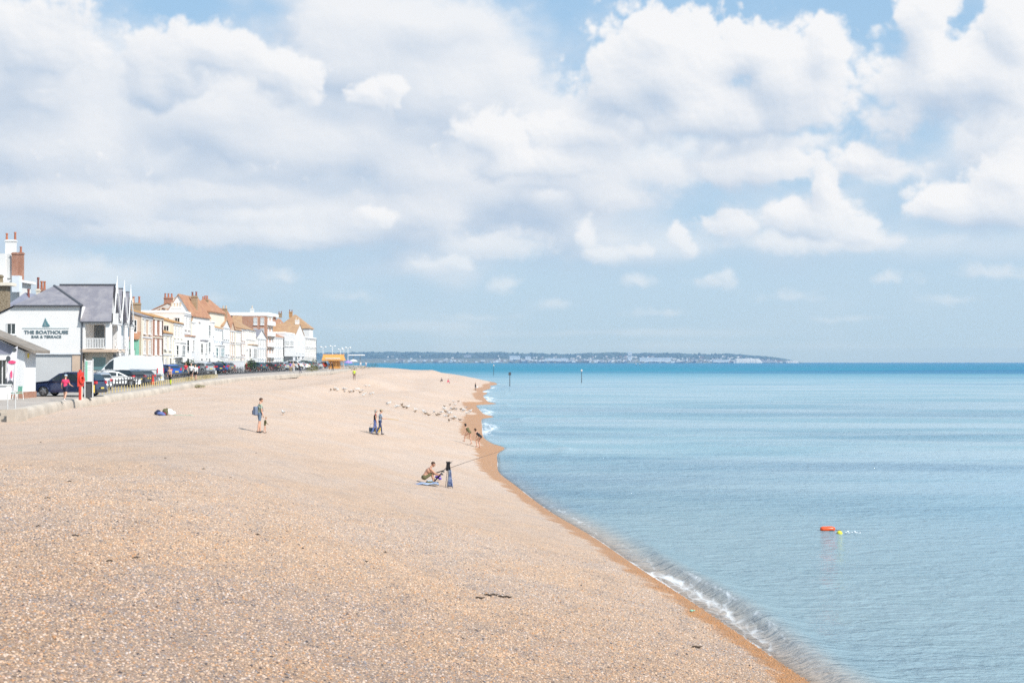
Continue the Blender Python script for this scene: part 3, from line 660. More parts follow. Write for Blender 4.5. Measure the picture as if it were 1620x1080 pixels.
t, L, ze, zr, r = house('tan gabled house with a green lower front next to the boathouse gables', 224, 240, 499, 486, 'render_tan', 'slate', depth=7, cols=2, rows=3, ww=.9)
chimney(r, -3.5, 1.2, zr - 1, zr + 1.1, .8, .6, 'flint', 2); chimney(r, -5.5, 1, zr - 1.6, zr - .1, .6, .5, 'brick_brown', 1)
gp = MB(); gp.box(-1.35, -.25, -.75, -.06, .1, 4.55); go_ = gp.build('side_porch', M('paint_green'), t)
for q in (-1.02, -.62): window(go_, 'S', (q, -.75, 2.6), .16, 1.6, 'paint_green', 'trim_white', (0, 0), False)
pr_ = MB(); pr_.prism([(-1.5, -.95, 4.5), (-.1, -.95, 4.5), (-.1, -.02, 5.3), (-1.5, -.02, 5.3)], (0, 0, .12)); pr_.build('porch_roof', M('tile_red'), go_)
qn = MB(); qn.box(-.06, .04, -.05, .55, .1, ze - .1); qn.build('quoin', M('render_cream'), t)
t, L, ze, zr, r = house('red brick house with paired white windows and a lichen orange roof', 242, 257, 500, 487, 'brick_red', 'tile_orange', depth=8, cols=2, rows=3, ww=.75, wz=1.75, pane='pane_curtain')
chimney(r, -4, .4, zr - .8, zr + 1.0, .9, .6, 'brick_brown', 2, 'pot_dark'); chimney(r, -4, L - .3, zr - .8, zr + .9, 1.0, .6, 'brick_brown', 3, 'pot_pale')
gf = MB(); gf.box(-.03, .05, .0, L, .1, ze / 3 + .2); gf.build('ground_floor_render', M('render_cream'), t)
t, L, ze, zr, r = house('small cream white cottage under a lichen orange roof beside the brick house', 258, 272, 525, 513, 'render_cream', 'tile_orange', depth=6, cols=2, rows=2, side=False)
t, L, ze, zr, r = house('cream white house with a first floor bay and bright orange tiles', 274, 289, 509, 495, 'render_ivory', 'tile_orange', depth=8, cols=2, rows=3, bay=(.12, .88, .34, .62, .7, 'render_white'))
chimney(r, -5, -.5, zr - 2.4, zr + 1.3, 1.7, 1.0, 'brick_brown', 3, 'pot', .9)
t, L, ze, zr, r = house('white flat topped house with a parapet and a row of chimney pots', 291, 301, 494, 490, 'render_white', 'slate', rtype='flat', depth=7, cols=1, rows=3, bay=(.1, .9, .02, .62, .8, 'board_white', 'tile_red'))
chimney(r, -1.2, .7, ze + .3, ze + .9, 1.4, .6, 'render_white', 4, 'pot_pale')
t, L, ze, zr, r = house('cream house with a small tiled front gable next to the parapet house', 302.5, 311, 506, 494, 'render_ivory', 'tile_brown', rtype='x', depth=8, cols=1, rows=3, top_win=True)
chimney(r, -4.4, L * .6, ze + .3, ze + 1.3, 1.0, .7, 'render_white', 2, 'pot_pale')
t, L, ze, zr, r = house('pale grey three storey front with a stone bay under a deep red roof', 313.5, 323, 509, 488, 'render_grey', 'tile_red', depth=10, cols=2, rows=3, bay=(.15, .85, .05, .64, .7, 'render_white', 'slate'))
t, L, ze, zr, r = house('tall pale house with full height bow windows and a deep red roof', 325, 337, 507, 480, 'render_stone', 'tile_red', depth=11, cols=2, rows=4, pane='pane_grey', bay=(.05, .45, .02, .98, .9, 'board_white'))
chimney(r, -5.5, .4, zr - 1.2, zr + .9, 1.2, .7, 'brick_red', 3); chimney(r, -5.5, L - .5, zr - 1.2, zr + .7, 1.2, .7, 'render_cream', 4, 'pot_pale')
t, L, ze, zr, r = house('pale blue white house with grey bays and a tawny roof', 338, 352, 517, 500, 'render_blue_white', 'tile_orange', depth=9, cols=2, rows=3, pane='pane_teal', bay=(.1, .8, .02, .6, .7, 'render_grey'))
chimney(r, -4.5, L - .4, zr - 1, zr + .5, 1.0, .6, 'brick_red', 3, 'pot_pale')
t, L, ze, zr, r = house('narrow white gabled house with a tall white chimney on its corner', 353, 363, 515, 505, 'render_white', 'tile_brown', rtype='x', depth=8, cols=1, rows=3)
chimney(r, -1.0, .5, ze - .5, zr + 1.2, .9, 1.1, 'render_white', 2, 'pot')
t, L, ze, zr, r = house('tan rendered house with a white gable and black windows', 364, 371, 520, 508, 'render_tan', 'tile_red', rtype='x', depth=9, cols=1, rows=3, wz=1.6)
t, L, ze, zr, r = house('cream house with tall dark windows and sloping tan roof', 372.5, 381, 521, 500, 'render_cream', 'tile_brown', depth=10, cols=2, rows=3, pane='pane_dark', wz=1.7)
chimney(r, -5, .4, zr - 1, zr + .9, .9, .6, 'brick_red', 2)
t, L, ze, zr, r = house('slim pinkish house squeezed between two white ones', 382, 388, 519, 512, 'render_pink', 'tile_brown', depth=8, cols=1, rows=3, side=False)
t, L, ze, zr, r = house('white tower like house under a pyramid roof of tan tiles', 389, 404, 520, 505, 'render_ivory', 'tile_brown', rtype='pyr', depth=6, cols=2, rows=4, pane='pane_dark', bay=(.2, .9, .25, .62, .7, 'render_white', 'tile_brown'))
chimney(r, -5.5, L * .6, ze, zr + 1, 1.0, .7, 'brick_orange', 3)
t, L, ze, zr, r = house('low white gabled house with a small tiled canopy below the brick block', 406, 421, 533, 521, 'render_white', 'slate', rtype='x', depth=8, cols=2, rows=3, top_win=True, pane='pane_dark')
t, L, ze, zr, r = house('narrow striped front of red brick bands and white balconies', 422, 431, 499, 496, 'brick_orange', 'slate', rtype='flat', depth=5, cols=1, rows=5, ww=1.2, pane='pane_curtain', name='brick_flats')
for i in range(5):
    bb = MB(); bb.box(.05, .7, .3, L - .3, ze / 5 * i + .3, ze / 5 * i + 1.15); bb.build('balcony', M('trim_white'), t)
t, L, ze, zr, r = house('white house with a long red tiled roof behind the jettied building', 434, 449, 532, 518, 'render_white', 'tile_red', depth=9, cols=2, rows=3)
t, L, ze, zr, r = house('white house jettied out over the pavement on square piers', 451, 466, 527, 524, 'board_white', 'slate', rtype='flat', depth=9, cols=2, rows=3, pane='pane_grey', name='jettied_house', side=False)
jb = MB(); jb.box(.02, 2.4, -1.2, L * .98, ze * .36, ze - .4); jo = jb.build('jetty', M('board_white'), t)
for k in range(3): window(jo, 'E', (2.4, L * (.05 + .35 * k), ze * .55), .8, 1.1, 'trim_white', 'pane_grey')
for k in (0, 1): window(jo, 'S', (.7 + k * 1.0, -1.2, ze * .72), .6, 1.0, 'trim_white', 'pane_curtain')
for yy in (-1.1, L * .45, L * .9):
    pq = MB(); pq.box(1.9, 2.3, yy, yy + .4, 0, ze * .36 - .003); pq.build('pier', M('shade_white'), t)
t, L, ze, zr, r = house('white house with a stepped gable and a small tan porch roof', 467, 481, 529, 512, 'render_white', 'tile_brown', rtype='x', depth=10, cols=3, rows=3, top_win=True, bay=(.1, .4, .05, .6, .8, 'render_white', 'tile_brown'))
chimney(r, -.6, L * .5, zr - .3, zr + 1.0, .9, .8, 'render_white', 2, 'pot_pale')
t, L, ze, zr, r = house('last white house of the terrace, beside the open seafront', 483, 500, 534, 530, 'render_stone', 'slate', rtype='flat', depth=10, cols=3, rows=3, pane='pane_dark')

# ---- houses standing behind the front row
def block(label, name, cat, px0, px1, pyt, pyr, Y, depth, wall, roof, rtype, chim=(), wins=0, pane='pane_grey', zg=None):
    X0 = (px0 - CX) / F * Y; X1 = (px1 - CX) / F * Y; zg = landZ(Y) - .1 if zg is None else zg
    ze = CAMZ + (HY - pyt) / F * Y - zg; zr = CAMZ + (HY - pyr) / F * Y - zg; w = X1 - X0
    t = thing(name, label, cat, (X1, Y, zg)); b = MB()
    if rtype == 'y': b.prism([(-w, 0, 0), (0, 0, 0), (0, 0, ze), (-w/2, 0, zr), (-w, 0, ze)], (0, depth, 0)); rr = gable_roof(0, depth, -w, 0, ze, zr, 'y', .2)
    elif rtype == 'x': b.prism([(0, 0, 0), (0, depth, 0), (0, depth, ze), (0, depth/2, zr), (0, 0, ze)], (-w, 0, 0)); rr = gable_roof(0, depth, -w, 0, ze, zr, 'x', .2)
    elif rtype == 'hip': b.box(-w, 0, 0, depth, 0, ze); rr = hip_roof(0, depth, -w, 0, ze + .01, zr, depth * .3, .3)
    else: b.box(-w, 0, 0, depth, 0, ze); rr = MB(); rr.box(-w - .4, .5, -.4, depth + .4, ze + .003, zr)
    b.build('wall', M(wall), t); r = rr.build('roof', M(roof), t)
    for (cx, cy, z0, z1, cw, cdp, cm, n, pm) in chim: chimney(r, cx, cy, zr + z0, zr + z1, cw, cdp, cm, n, pm)
    for k in range(wins): window(t, 'S', (-w * (k + .5) / wins, 0, ze - 1.5), .9, 1.2, 'trim_white', pane)
    return t, r, w, ze, zr
block('tall white gable with a steep brown roof rising behind the cream houses', 'gabled_house', 'house', 262, 302, 497, 466, 178, 11, 'render_white', 'tile_red', 'y', [(1.2 - 2, 5, -2.3, .1, .8, .6, 'brick_brown', 2, 'pot_dark')], 1)
block('dark red hipped roof house between the parapet house and tall pale house', 'gabled_house', 'house', 297, 332, 492, 470, 198, 10, 'render_cream', 'tile_red', 'hip', [(-1.5, 3, -1.4, -.2, .9, .7, 'brick_brown', 3, 'pot')], 0)
t, r, w, ze, zr = block('long flat roofed brick block of flats with a white roof slab', 'brick_flats', 'apartment block', 345, 421, 499, 494, 284, 12, 'brick_orange', 'trim_white', 'flat', [(-4, 4, -.1, 1., .8, .6, 'render_grey', 1, 'pot_pale')], 0)
window(t, 'S', (-w * .87, 0, ze - 2.2), 1.4, 2.2, 'trim_white', 'pane_dark', (1, 0))
eb = MB(); eb.box(-w * .985, -w * .02, -.06, -.003, ze - .8, ze - .35); eb.build('soffit_band', M('wood_dark'), t)
block('big hipped house with a broad tan brown roof at the end of the row', 'gabled_house', 'house', 439, 489, 519, 497, 352, 7, 'render_white', 'tile_brown', 'hip', [(-6, 5, -.8, .9, .9, .8, 'tile_orange', 2, 'pot_dark'), (-9, 5, -.8, .5, .9, .8, 'brick_brown', 2, 'pot_dark'), (-13, 4, -3.4, -1.9, .9, .8, 'brick_brown', 3, 'pot')], 0)
block('brick house with a red roof just behind the striped flats', 'gabled_house', 'house', 424, 447, 525, 503, 318, 10, 'brick_orange', 'tile_red', 'hip', [(-1.2, 2, -3.2, -1.6, .8, .7, 'brick_orange', 3, 'pot_pale')], 0)
block('tan roofed house peeping over the pale blue one', 'gabled_house', 'house', 325, 356, 512, 487, 232, 9, 'render_cream', 'tile_red', 'y', [(-1, 4, -2.2, .1, .8, .6, 'brick_brown', 2, 'pot_pale')], 0)
block('small house with sandy tiled roof behind the cream one', 'gabled_house', 'house', 362, 392, 525, 499, 262, 9, 'render_cream', 'tile_brown', 'x', [], 0)

# ---- the boathouse bar
YB0 = 125.; z_ = lambda py, Y=YB0: CAMZ + (HY - py) / F * Y
X_ = lambda px, Y=YB0: (px - CX) / F * Y
gz = landZ(YB0) - .1
bh = thing('boathouse', 'white boarded boathouse bar with slate roof, three seaward gables and lettered side wall', 'bar', (X_(128), YB0, gz))
xr, xl = X_(128), X_(-60); zt = z_(484); zl = z_(559); fx = lambda Y: X_(176) - .2 * (Y - YB0)
b = MB(); b.prism([(xr, YB0, zl), (xr, YB0, zt), (X_(25), YB0, zt), (xl, YB0, z_(524)), (xl, YB0, zl)], (0, 4, 0)); b.prism([(xr - 1.9, YB0 + 4, zl), (xr - 1.9, YB0 + 4, zt - .2), (X_(25), YB0 + 4, zt - .2), (xl, YB0 + 4, z_(524)), (xl, YB0 + 4, zl)], (0, 16, 0)); part(b, 'side_wall', M('weatherboard'), bh)
b = MB(); b.box(xl, xr - .15, YB0 + .12, YB0 + 3.9, gz, zl - .003); b.box(xl, xr - 1.95, YB0 + 3.9, YB0 + 20, gz, zl - .003); part(b, 'ground_floor_wall', M('render_grey'), bh)
b = MB(); b.box(X_(114), xr + .02, YB0 + .02, YB0 + .7, gz, zl - .12); part(b, 'corner_pier', M('render_tan'), bh)
b = MB(); b.box(xl, xr, YB0 - .07, YB0 - .002, zl - .1, zl + .08); part(b, 'band', M('shade_white'), bh)
GA = [(125., 132.), (132., 139.), (139., 145.5)]; zap, zev = 14.55, z_(507)
A = (X_(85, 128.5), 128.5, zap); Bp = (fx(128.5) - .2, 128.5, zap); Cc = (fx(125) + .1, 124.7, zev - .15); Dd = (xr, 124.7, zev - .15); Ee = (xr + .2, 124.75, zt + .02); Ff = (X_(25) - .2, 124.75, zt + .02)
b = MB(); b.add([A, Bp, Cc, Dd, Ee], [(0, 4, 3), (0, 3, 2, 1)])
b.add([A, Ee, Ff], [(0, 1, 2)]); G2 = (X_(-30), 128.5, z_(500)); b.add([A, Ff, (xl - .2, 124.75, z_(524)), (xl - .2, 145, z_(500, 145)), (A[0], 145, zap)], [(0, 1, 2, 3, 4)])
rf = part(b, 'roof', M('slate'), bh)
for i, (ya, yb_) in enumerate(GA):
    ym = (ya + yb_) / 2; b = MB(); xw = X_(100, ym)
    for ye in ((yb_,) if i == 0 else (ya, yb_)):
        P = [(fx(ym) - .05, ym, zap), (fx(ye) + .1, ye, zev), (xw, ye, zev), (xw, ym, zap)]; b.prism(P, (0, 0, .12))
    part(b, 'roof', M('slate'), bh)
    b = MB(); b.tube([(xw - .4, ym, zap + .1), (fx(ym), ym, zap + .1)], .1, 6); part(b, 'ridge_tiles', M('lead_dark'), rf)
    b = MB()
    for ye in (ya, yb_):
        P0_, P1_ = Vector((fx(ym) + .1, ym, zap - .02)), Vector((fx(ye) + .22, ye, zev - .35)); b.prism([P0_, P1_, P1_ - Vector((0, 0, .0)) + Vector((0, 0, .42)), P0_ + Vector((0, 0, .42))], (.09, 0, 0))
    b.tube([(fx(ym) + .15, ym, zap - .8), (fx(ym) + .15, ym, zap + 1.0)], [.09, .03], 6); part(b, 'bargeboard', M('trim_white'), bh)
    b = MB(); y0_ = ya + (4.2 if i == 0 else .05)
    b.prism([(fx(y0_) - .35, y0_, zl if i else zl), (fx(yb_) - .35, yb_, zl), (fx(yb_) - .35, yb_, zev), (fx(ym) - .35, ym, zap - .3), (fx(y0_) - .35, y0_, zev if i else zap - 1.2)], (-.3, 0, 0)); gw = part(b, 'gable_wall', M('board_white'), bh)
    b = MB(); b.tube([(fx(yb_) - .05, yb_, gz), (fx(yb_) - .05, yb_, zev - .1)], .22, 4); b.tube([(fx(yb_), yb_, zev - .2), (fx(yb_), yb_, zev + .5)], [.3, .16], 8); part(b, 'valley_post', M('trim_white'), bh)
    if i:
        w_ = MB(); w_.box(fx(ym) - .33, fx(ym) - .22, ym - .8, ym + .8, zl + 2., zl + 3.9); part(w_, 'window', M('pane_grey'), gw)
        w_ = MB(); w_.box(fx(ya) - .9, fx(ya) + .3, ya + .3, yb_ - .4, zl - .6, zl - .1); part(w_, 'balcony_floor', M('shade_white'), bh)
hc = MB(); hc.tube([A, Ee], .13, 6); hc.tube([Ff, Ee], .09, 6); part(hc, 'hip_tiles', M('lead_dark'), rf)
gt = MB(); gt.tube([Dd, Cc], .08, 6); gt.tube([(xr + .12, YB0 - .08, zev - .2), (xr + .12, YB0 - .08, gz)], .06, 6); part(gt, 'gutter', M('lead_dark'), bh)
b = MB(); b.tube([(fx(133) + .35, 132.1, zev - .5), (fx(133) + .35, 132.1, zl - 1)], .05, 6); part(b, 'downpipe', M('render_grey'), bh)
# the corner terrace under the first gable
zf = z_(552); b = MB(); b.box(xr, fx(125) + .1, YB0 - .1, 129.2, zf - .3, zf); part(b, 'terrace_floor', M('render_tan'), bh)
b = MB(); b.box(xr, fx(129) + .1, 129.2, 129.5, zl, zev + .9); part(b, 'terrace_back_wall', M('board_white'), bh)
b = MB(); b.box(X_(130), X_(143), 129.12, 129.198, zf, zf + 2.6); part(b, 'terrace_door', M('pane_grey'), bh)
b = MB(); b.box(xr, fx(125) - .2, YB0 + .02, 129.1, zev - .32, zev - .2); part(b, 'terrace_ceiling', M('board_white'), bh)
b = MB(); b.box(xr, X_(134), YB0, YB0 + .25, zf, zev - .1); b.box(X_(167), X_(176), YB0 - .02, YB0 + .3, zf - .3, zev - .1); b.box(xr, X_(176), YB0 - .03, YB0 + .2, zev - .35, zev - .1); part(b, 'terrace_post', M('trim_white'), bh)
b = MB(); b.box(X_(134), X_(167), YB0 + .08, YB0 + .16, zf + 1.0, zf + 1.08); b.box(X_(134), X_(167), YB0 + .08, YB0 + .16, zf + .06, zf + .13)
for k in range(13): q = X_(134) + (X_(167) - X_(134)) * (k + .5) / 13; b.box(q - .035, q + .035, YB0 + .1, YB0 + .14, zf + .133, zf + .997)
part(b, 'terrace_railing', M('trim_white'), bh)
b = MB(); b.box(xr, fx(129) - .3, YB0 + 1.0, YB0 + 4, gz, zf - .303); b.box(xr - 1.9, fx(145) - .2, YB0 + 4, YB0 + 20.3, gz, zl - .01); so = part(b, 'shop_front', M('render_cream'), bh)
w_ = MB(); w_.box(X_(141), X_(162), YB0 + .93, YB0 + .998, z_(585), z_(565)); part(w_, 'window', M('pane_teal'), so)
# outside stair down the sea front
b = MB(); n = 14
for k in range(n):
    y = 126.5 + k * .42; z = zf - (k + 1) * (zf - gz) / n * .9; x = fx(y) + .25; b.box(x, x + 1.0, y, y + .44, z, z + .06)
for sx in (.22, 1.22):
    P0_, P1_ = Vector((fx(126.5) + sx, 126.4, zf)), Vector((fx(132.5) + sx, 132.5, gz + .4)); b.prism([P0_, P1_, P1_ + Vector((0, 0, .3)), P0_ + Vector((0, 0, .3))], (.06, 0, 0))
    b.prism([P0_ + Vector((0, 0, 1.)), P1_ + Vector((0, 0, 1.)), P1_ + Vector((0, 0, 1.14)), P0_ + Vector((0, 0, 1.14))], (.06, 0, 0))
    for k in range(6): q = P0_.lerp(P1_, k / 5); b.box(q.x, q.x + .06, q.y, q.y + .06, q.z + .1, q.z + 1.1)
part(b, 'stair', M('trim_white'), bh)
b = MB(); c = ((X_(18)), YB0, z_(520)); wt = window(bh, 'S', (X_(18) - xr, 0, z_(520) - gz), .78, 1.0, 'trim_white', 'pane_dark', (1, 0), True)
# lettering and the small sail mark, set on the boards
def text_part(s, px, py, hpx, wpx, m, parent, Y, name='lettering', bold=.02):
    cu = bpy.data.curves.new(name, 'FONT'); cu.body = s; cu.align_x = 'CENTER'; cu.align_y = 'CENTER'; cu.size = 1; cu.extrude = .02; cu.offset = bold
    o = bpy.data.objects.new('tmp', cu); COL.objects.link(o); bpy.context.view_layer.update()
    me = bpy.data.meshes.new_from_object(o.evaluated_get(bpy.context.evaluated_depsgraph_get())); bpy.data.objects.remove(o)
    vs = np.array([v.co[:] for v in me.vertices]); mn, mx = vs.min(0), vs.max(0); sx = wpx / F * Y / (mx[0] - mn[0]); sz = hpx / F * Y / (mx[1] - mn[1])
    r = parent
    while r.parent is not None: r = r.parent
    L = r.location; cx, cz = X_(px, Y) - L.x, z_(py, Y) - L.z; mid = (mn + mx) / 2
    for v in me.vertices: x, y, zz = v.co; v.co = ((x - mid[0]) * sx + cx, Y - .03 - L.y - zz, (y - mid[1]) * sz + cz)
    me.materials.append(m); o = bpy.data.objects.new(name, me); COL.objects.link(o); o.parent = parent; return o
text_part('THE BOATHOUSE', 73, 525.3, 5.6, 70, M('sign_black'), bh, YB0, bold=.025)
text_part('BAR & TERRACE', 73.5, 532.5, 4.0, 47, M('sign_black'), bh, YB0, bold=.02)
b = MB(); b.box(X_(35), X_(109), YB0 - .04, YB0 - .003, z_(519.6), z_(519.0)); part(b, 'sign_line', M('sign_teal'), bh)
b = MB(); sail = lambda pts: b.prism([(X_(x), YB0 - .05, z_(y)) for x, y in pts], (0, .045, 0))
sail([(71.5, 502.5), (73.5, 507), (76, 511.5), (78.6, 514.5), (72.2, 514.5)]); sail([(70.6, 505), (70.9, 514.5), (67.2, 514.5)]); sail([(66.8, 515.2), (79, 515.2), (77.6, 516.6), (68, 516.6)]); part(b, 'sail_mark', M('sign_teal'), bh)

# ---- rear of the boathouse: older houses with tall stacks
t, r, w, ze, zr = block('tall white house with towering brick and white chimney stacks behind the boathouse', 'stack_house', 'house', -70, 30, 447, 443, 150, 3.6, 'render_white', 'trim_white', 'flat', [], 0)
def stack(px0, px1, pt, pb, Y, m, pots, pm, parent, ph=.8):
    L = parent.parent.location; x = (X_(px0, Y) + X_(px1, Y)) / 2 - L.x
    return chimney(parent, x, Y - L.y, z_(pb, Y) - L.z, z_(pt, Y) - L.z, abs(X_(px1, Y) - X_(px0, Y)), .35, m, pots, pm, ph)
stack(8, 24.5, 379, 448, 153, 'render_white', 2, 'pot', r); stack(18.5, 26, 399, 436, 151.3, 'brick_red', 0, 'pot', r); stack(27.5, 36.5, 399, 448, 152.5, 'brick_red', 1, 'pot', r)
b = MB(); L = t.location; b.box(X_(-20, 152) - L.x, X_(13, 152) - L.x, 1, 4, z_(450, 152) - L.z, z_(402, 152) - L.z); b.build('attic_storey', M('render_white'), t)
b = MB(); b.box(X_(13.2, 152) - L.x, X_(18.3, 152) - L.x, 1.4, 3.5, z_(440, 152) - L.z, z_(402, 152) - L.z); b.build('lift_shaft', M('render_grey'), t)
b = MB(); b.box(X_(19, 149) - L.x, X_(30.5, 149) - L.x, -1.2, -.3, z_(462, 149) - L.z, z_(436, 149) - L.z); b.build('roof_turret', M('render_blue_white'), t)
t, r, w, ze, zr = block('house with a blue grey slate roof wedged behind the boathouse gable', 'slate_roof_house', 'house', 8, 47, 489, 461, 137, 7, 'render_grey', 'slate_blue', 'hip', [], 0)
stack(43, 46, 470, 476, 139, 'brick_red', 1, 'pot_dark', r, .9)
t, r, w, ze, zr = block('flint walled house end left of the blue slate roof', 'flint_house', 'house', -60, 11, 452, 447, 134.5, .8, 'flint', 'render_cream', 'flat', [(-1.2, 1, -.05, .9, .5, .5, 'flint', 0, 'pot')], 0)
t, r, w, ze, zr = block('house behind the boathouse showing only red chimney pots', 'slate_roof_house', 'house', 48, 92, 492, 470, 146, 6, 'render_grey', 'slate', 'x', [], 0)
stack(57.5, 62, 457, 472, 147, 'render_cream', 1, 'pot_dark', r, 1.3); stack(63.5, 71.5, 457, 472, 147.5, 'brick_red', 2, 'pot', r)

# ---- the cafe hut and what stands before it
YH = 89.; hx = X_(39, YH); hz_ = float(promZ(YH)); hut = thing('cafe_hut', 'white boarded cafe hut with tiled roof, dark serving window and brick base', 'hut', (hx, YH, hz_))
ez = z_(556, YH); b = MB(); b.prism([(hx, YH, hz_ + .45), (hx, YH, ez), (hx - 3.6, YH, z_(518, YH)), (hx - 7.2, YH, ez), (hx - 7.2, YH, hz_ + .45)], (0, 2.1, 0)); part(b, 'wall', M('upright_board'), hut)
b = MB(); b.box(hx - 7.25, hx + .05, YH - .05, YH + 2.15, hz_ - .1, hz_ + .447); part(b, 'plinth', M('brick_red'), hut)
b = MB()
for sg in (0, 1):
    xa, xb = (hx - 3.6, hx + .85) if sg else (hx - 3.6, hx - 8); za, zb = z_(517, YH), ez - .12
    b.prism([(xa, YH - .5, za), (xb, YH - .5, zb), (xb, YH - .5, zb + .2), (xa, YH - .5, za + .2)], (0, 3.1, 0))
part(b, 'roof', mat('tile_weathered', (.27,.235,.20), .9, .3, 1.5, bump=.2, bscale=9), hut)
b = MB(); b.prism([(X_(-5, YH), YH - .02, z_(560, YH)), (X_(26, YH), YH - .02, z_(560, YH)), (X_(26, YH), YH - .02, z_(550, YH)), (X_(-5, YH), YH - .02, z_(538, YH))], (0, -.05, 0)); part(b, 'gable_board', M('slate_blue'), hut)
b = MB(); b.box(X_(-6, YH), X_(13, YH), YH - .06, YH - .003, z_(612, YH), z_(568, YH)); wn = part(b, 'serving_window', M('pane_dark'), hut)
b = MB()
for q in (-2, 4, 10, 13.5): b.box(X_(q, YH), X_(q, YH) + .06, YH - .1, YH - .063, z_(612, YH), z_(566, YH))
part(b, 'window_bars', M('trim_white'), wn)
b = MB(); b.prism([(X_(-6, YH), YH - .003, z_(562, YH)), (X_(-6, YH), YH - .9, z_(568, YH)), (X_(-6, YH), YH - .9, z_(569.5, YH)), (X_(-6, YH), YH - .003, z_(564, YH))], (.98, 0, 0)); part(b, 'awning', M('trim_white'), hut)
b = MB(); b.box(X_(43.5, YH), X_(46.5, YH), YH - .05, YH - .003, z_(566, YH), z_(559, YH)); part(b, 'notice', mat('paint_yellow', (.70,.50,.08), .6), hut)
b = MB(); b.box(X_(-10, 86.5), X_(14, 86.5), 86.2, 86.9, hz_ - .05, hz_ + .95); b.box(X_(-10, 86.5), X_(15, 86.5), 86.1, 87, hz_ + .953, hz_ + 1.02); o = b.build('counter', M('trim_white'), None); tag(o, 'low white serving counter standing before the cafe hut window', 'counter')
def chair_thing(px, py, rz, label):
    p = on_prom(px, py); t = thing('cafe_chair', label, 'chair', p, rz, 'chairs outside the cafe hut')
    b = MB(); b.box(-.22, .22, -.22, .22, .43, .47); b.build('seat', M('paint_green'), t); b = MB(); b.box(-.22, .22, .19, .23, .55, .92); b.build('backrest', M('paint_green'), t)
    for sx in (-1, 1):
        for sy in (-1, 1): q = MB(); q.tube([(sx * .25, sy * .27, 0), (sx * .2, sy * .2, .43 if sy < 0 else .9)], .018, 6); q.build('leg', M('trim_white'), t)
chair_thing(20, 631, .6, 'green and white chair nearer the counter at the cafe hut'); chair_thing(28.5, 632, -.5, 'green and white chair nearer the hut corner')
# feather banner
p = at(21, 630, 87.3); p.z = float(promZ(87.3)); fl = thing('feather_banner', 'tall white feather banner with pink and dark prints beside the cafe hut', 'banner', p)
b = MB(); b.tube([(0, 0, 0), (.1, 0, 2.2), (.25, 0, 3.6)], [.025, .02, .012], 6); b.build('pole', M('render_grey'), fl)
b = MB(); N_ = 14; vs = []
for i in range(N_ + 1):
    u_ = i / N_; z = .35 + u_ * 3.3; xr_ = .1 + u_ * .22; wdt = .62 * (1 - max(0, u_ - .75) / .25 * .65) * (1 + .05 * sin(i * 2.3)); vs += [(xr_, .06 * sin(u_ * 5), z), (xr_ - wdt, .06 * sin(u_ * 5 + 1), z - .1)]
b.add(vs, [(2 * i, 2 * i + 1, 2 * i + 3, 2 * i + 2) for i in range(N_)]); o = b.build('sail', mat('banner_cloth', (.76,.74,.78), .7), fl); o.modifiers.new('thick', 'SOLIDIFY').thickness = .012
mk = [('print', (.08, .09, .10), [(-.27, 1.0, .2, .2), (-.0, 3.3, .16, .14), (-.42, 2.7, .16, .2), (-.55, 1.0, .07, .35)]), ('print', (.72, .07, .19), [(-.16, 2.45, .27, .12), (-.2, 1.6, .07, .28)])]
for nm, c, L in mk:
    b = MB()
    for x, z, rx, rz in L: b.add([(x + .1 + rx * cos(a * pi / 6), -.075, z + .1 + rz * sin(a * pi / 6)) for a in range(12)] + [(x + .1 + rx * cos(a * pi / 6), -.06, z + .1 + rz * sin(a * pi / 6)) for a in range(12)], [tuple(range(12)), tuple(range(23, 11, -1))] + [(k, (k + 1) % 12, 12 + (k + 1) % 12, 12 + k) for k in range(12)])
    b.build(nm, mat('print_' + ('dark' if c[0] < .1 else 'pink'), c, .7), o)
# steps down to the shingle with their rail
p = Vector((-27.6, 71.98, 0)); p.z = bz(p.x, 70.8) - .02; st = thing('beach_steps', 'pale concrete steps from promenade down to the shingle', 'steps', p)
top = float(promZ(72.)); n = 4; b = MB()
b.box(-2.7, -.453, -.34, .1, -.5, top - p.z)
for k in range(1, n): b.box(-2.7, -.453, -.34 * (k + 1), -.34 * k - .002, -.5, (top - p.z) * (n - k) / n)
b.build('flight', conc, st)
b = MB(); b.box(-.45, .0, -1.75, .1, -.5, top - p.z + .06); b.build('side_wall', conc, st)
for q in (-.5, -.62):
    b = MB(); b.tube([(q, -.4 if q > -.55 else -1.2, .1), (q, -.4 if q > -.55 else -1.2, top - p.z + (1.1 if q > -.55 else .9))], .03, 6); b.build('rail_post', M('render_grey'), st)
b = MB(); b.tube([(-.5, -.4, top - p.z + 1.1), (-.62, -1.2, top - p.z + .9)], .025, 6); b.build('handrail', M('render_grey'), st)
# ------------------------------------------------------------------ vehicles
for n, c, r, me_ in [('car_navy',(.012,.022,.075),.18,.3),('car_silver',(.50,.52,.54),.22,.5),('car_white',(.76,.77,.77),.2,0),('car_black',(.02,.022,.03),.15,.2),('car_blue',(.02,.10,.42),.2,.2),('car_teal',(.08,.16,.20),.2,.4),('car_green',(.05,.12,.10),.2,.2),('car_red',(.42,.03,.03),.2,0),('car_grey',(.22,.24,.26),.2,.4),
    ('tyre',(.02,.02,.02),.85,0),('rim',(.55,.56,.58),.25,.8),('black_plastic',(.025,.025,.028),.5,0),('tail_red',(.55,.015,.02),.2,0),('lamp_clear',(.75,.77,.78),.1,0),('plate_white',(.75,.75,.72),.5,0),('plate_yellow',(.72,.55,.08),.5,0)]:
    mat(n, c, r, metal=me_, spec=.6)
for n in ('car_navy','car_silver','car_white','car_black','car_blue','car_teal','car_green','car_red','car_grey'):
    MATS[n].node_tree.nodes['Principled BSDF'].inputs['Coat Weight'].default_value = .6
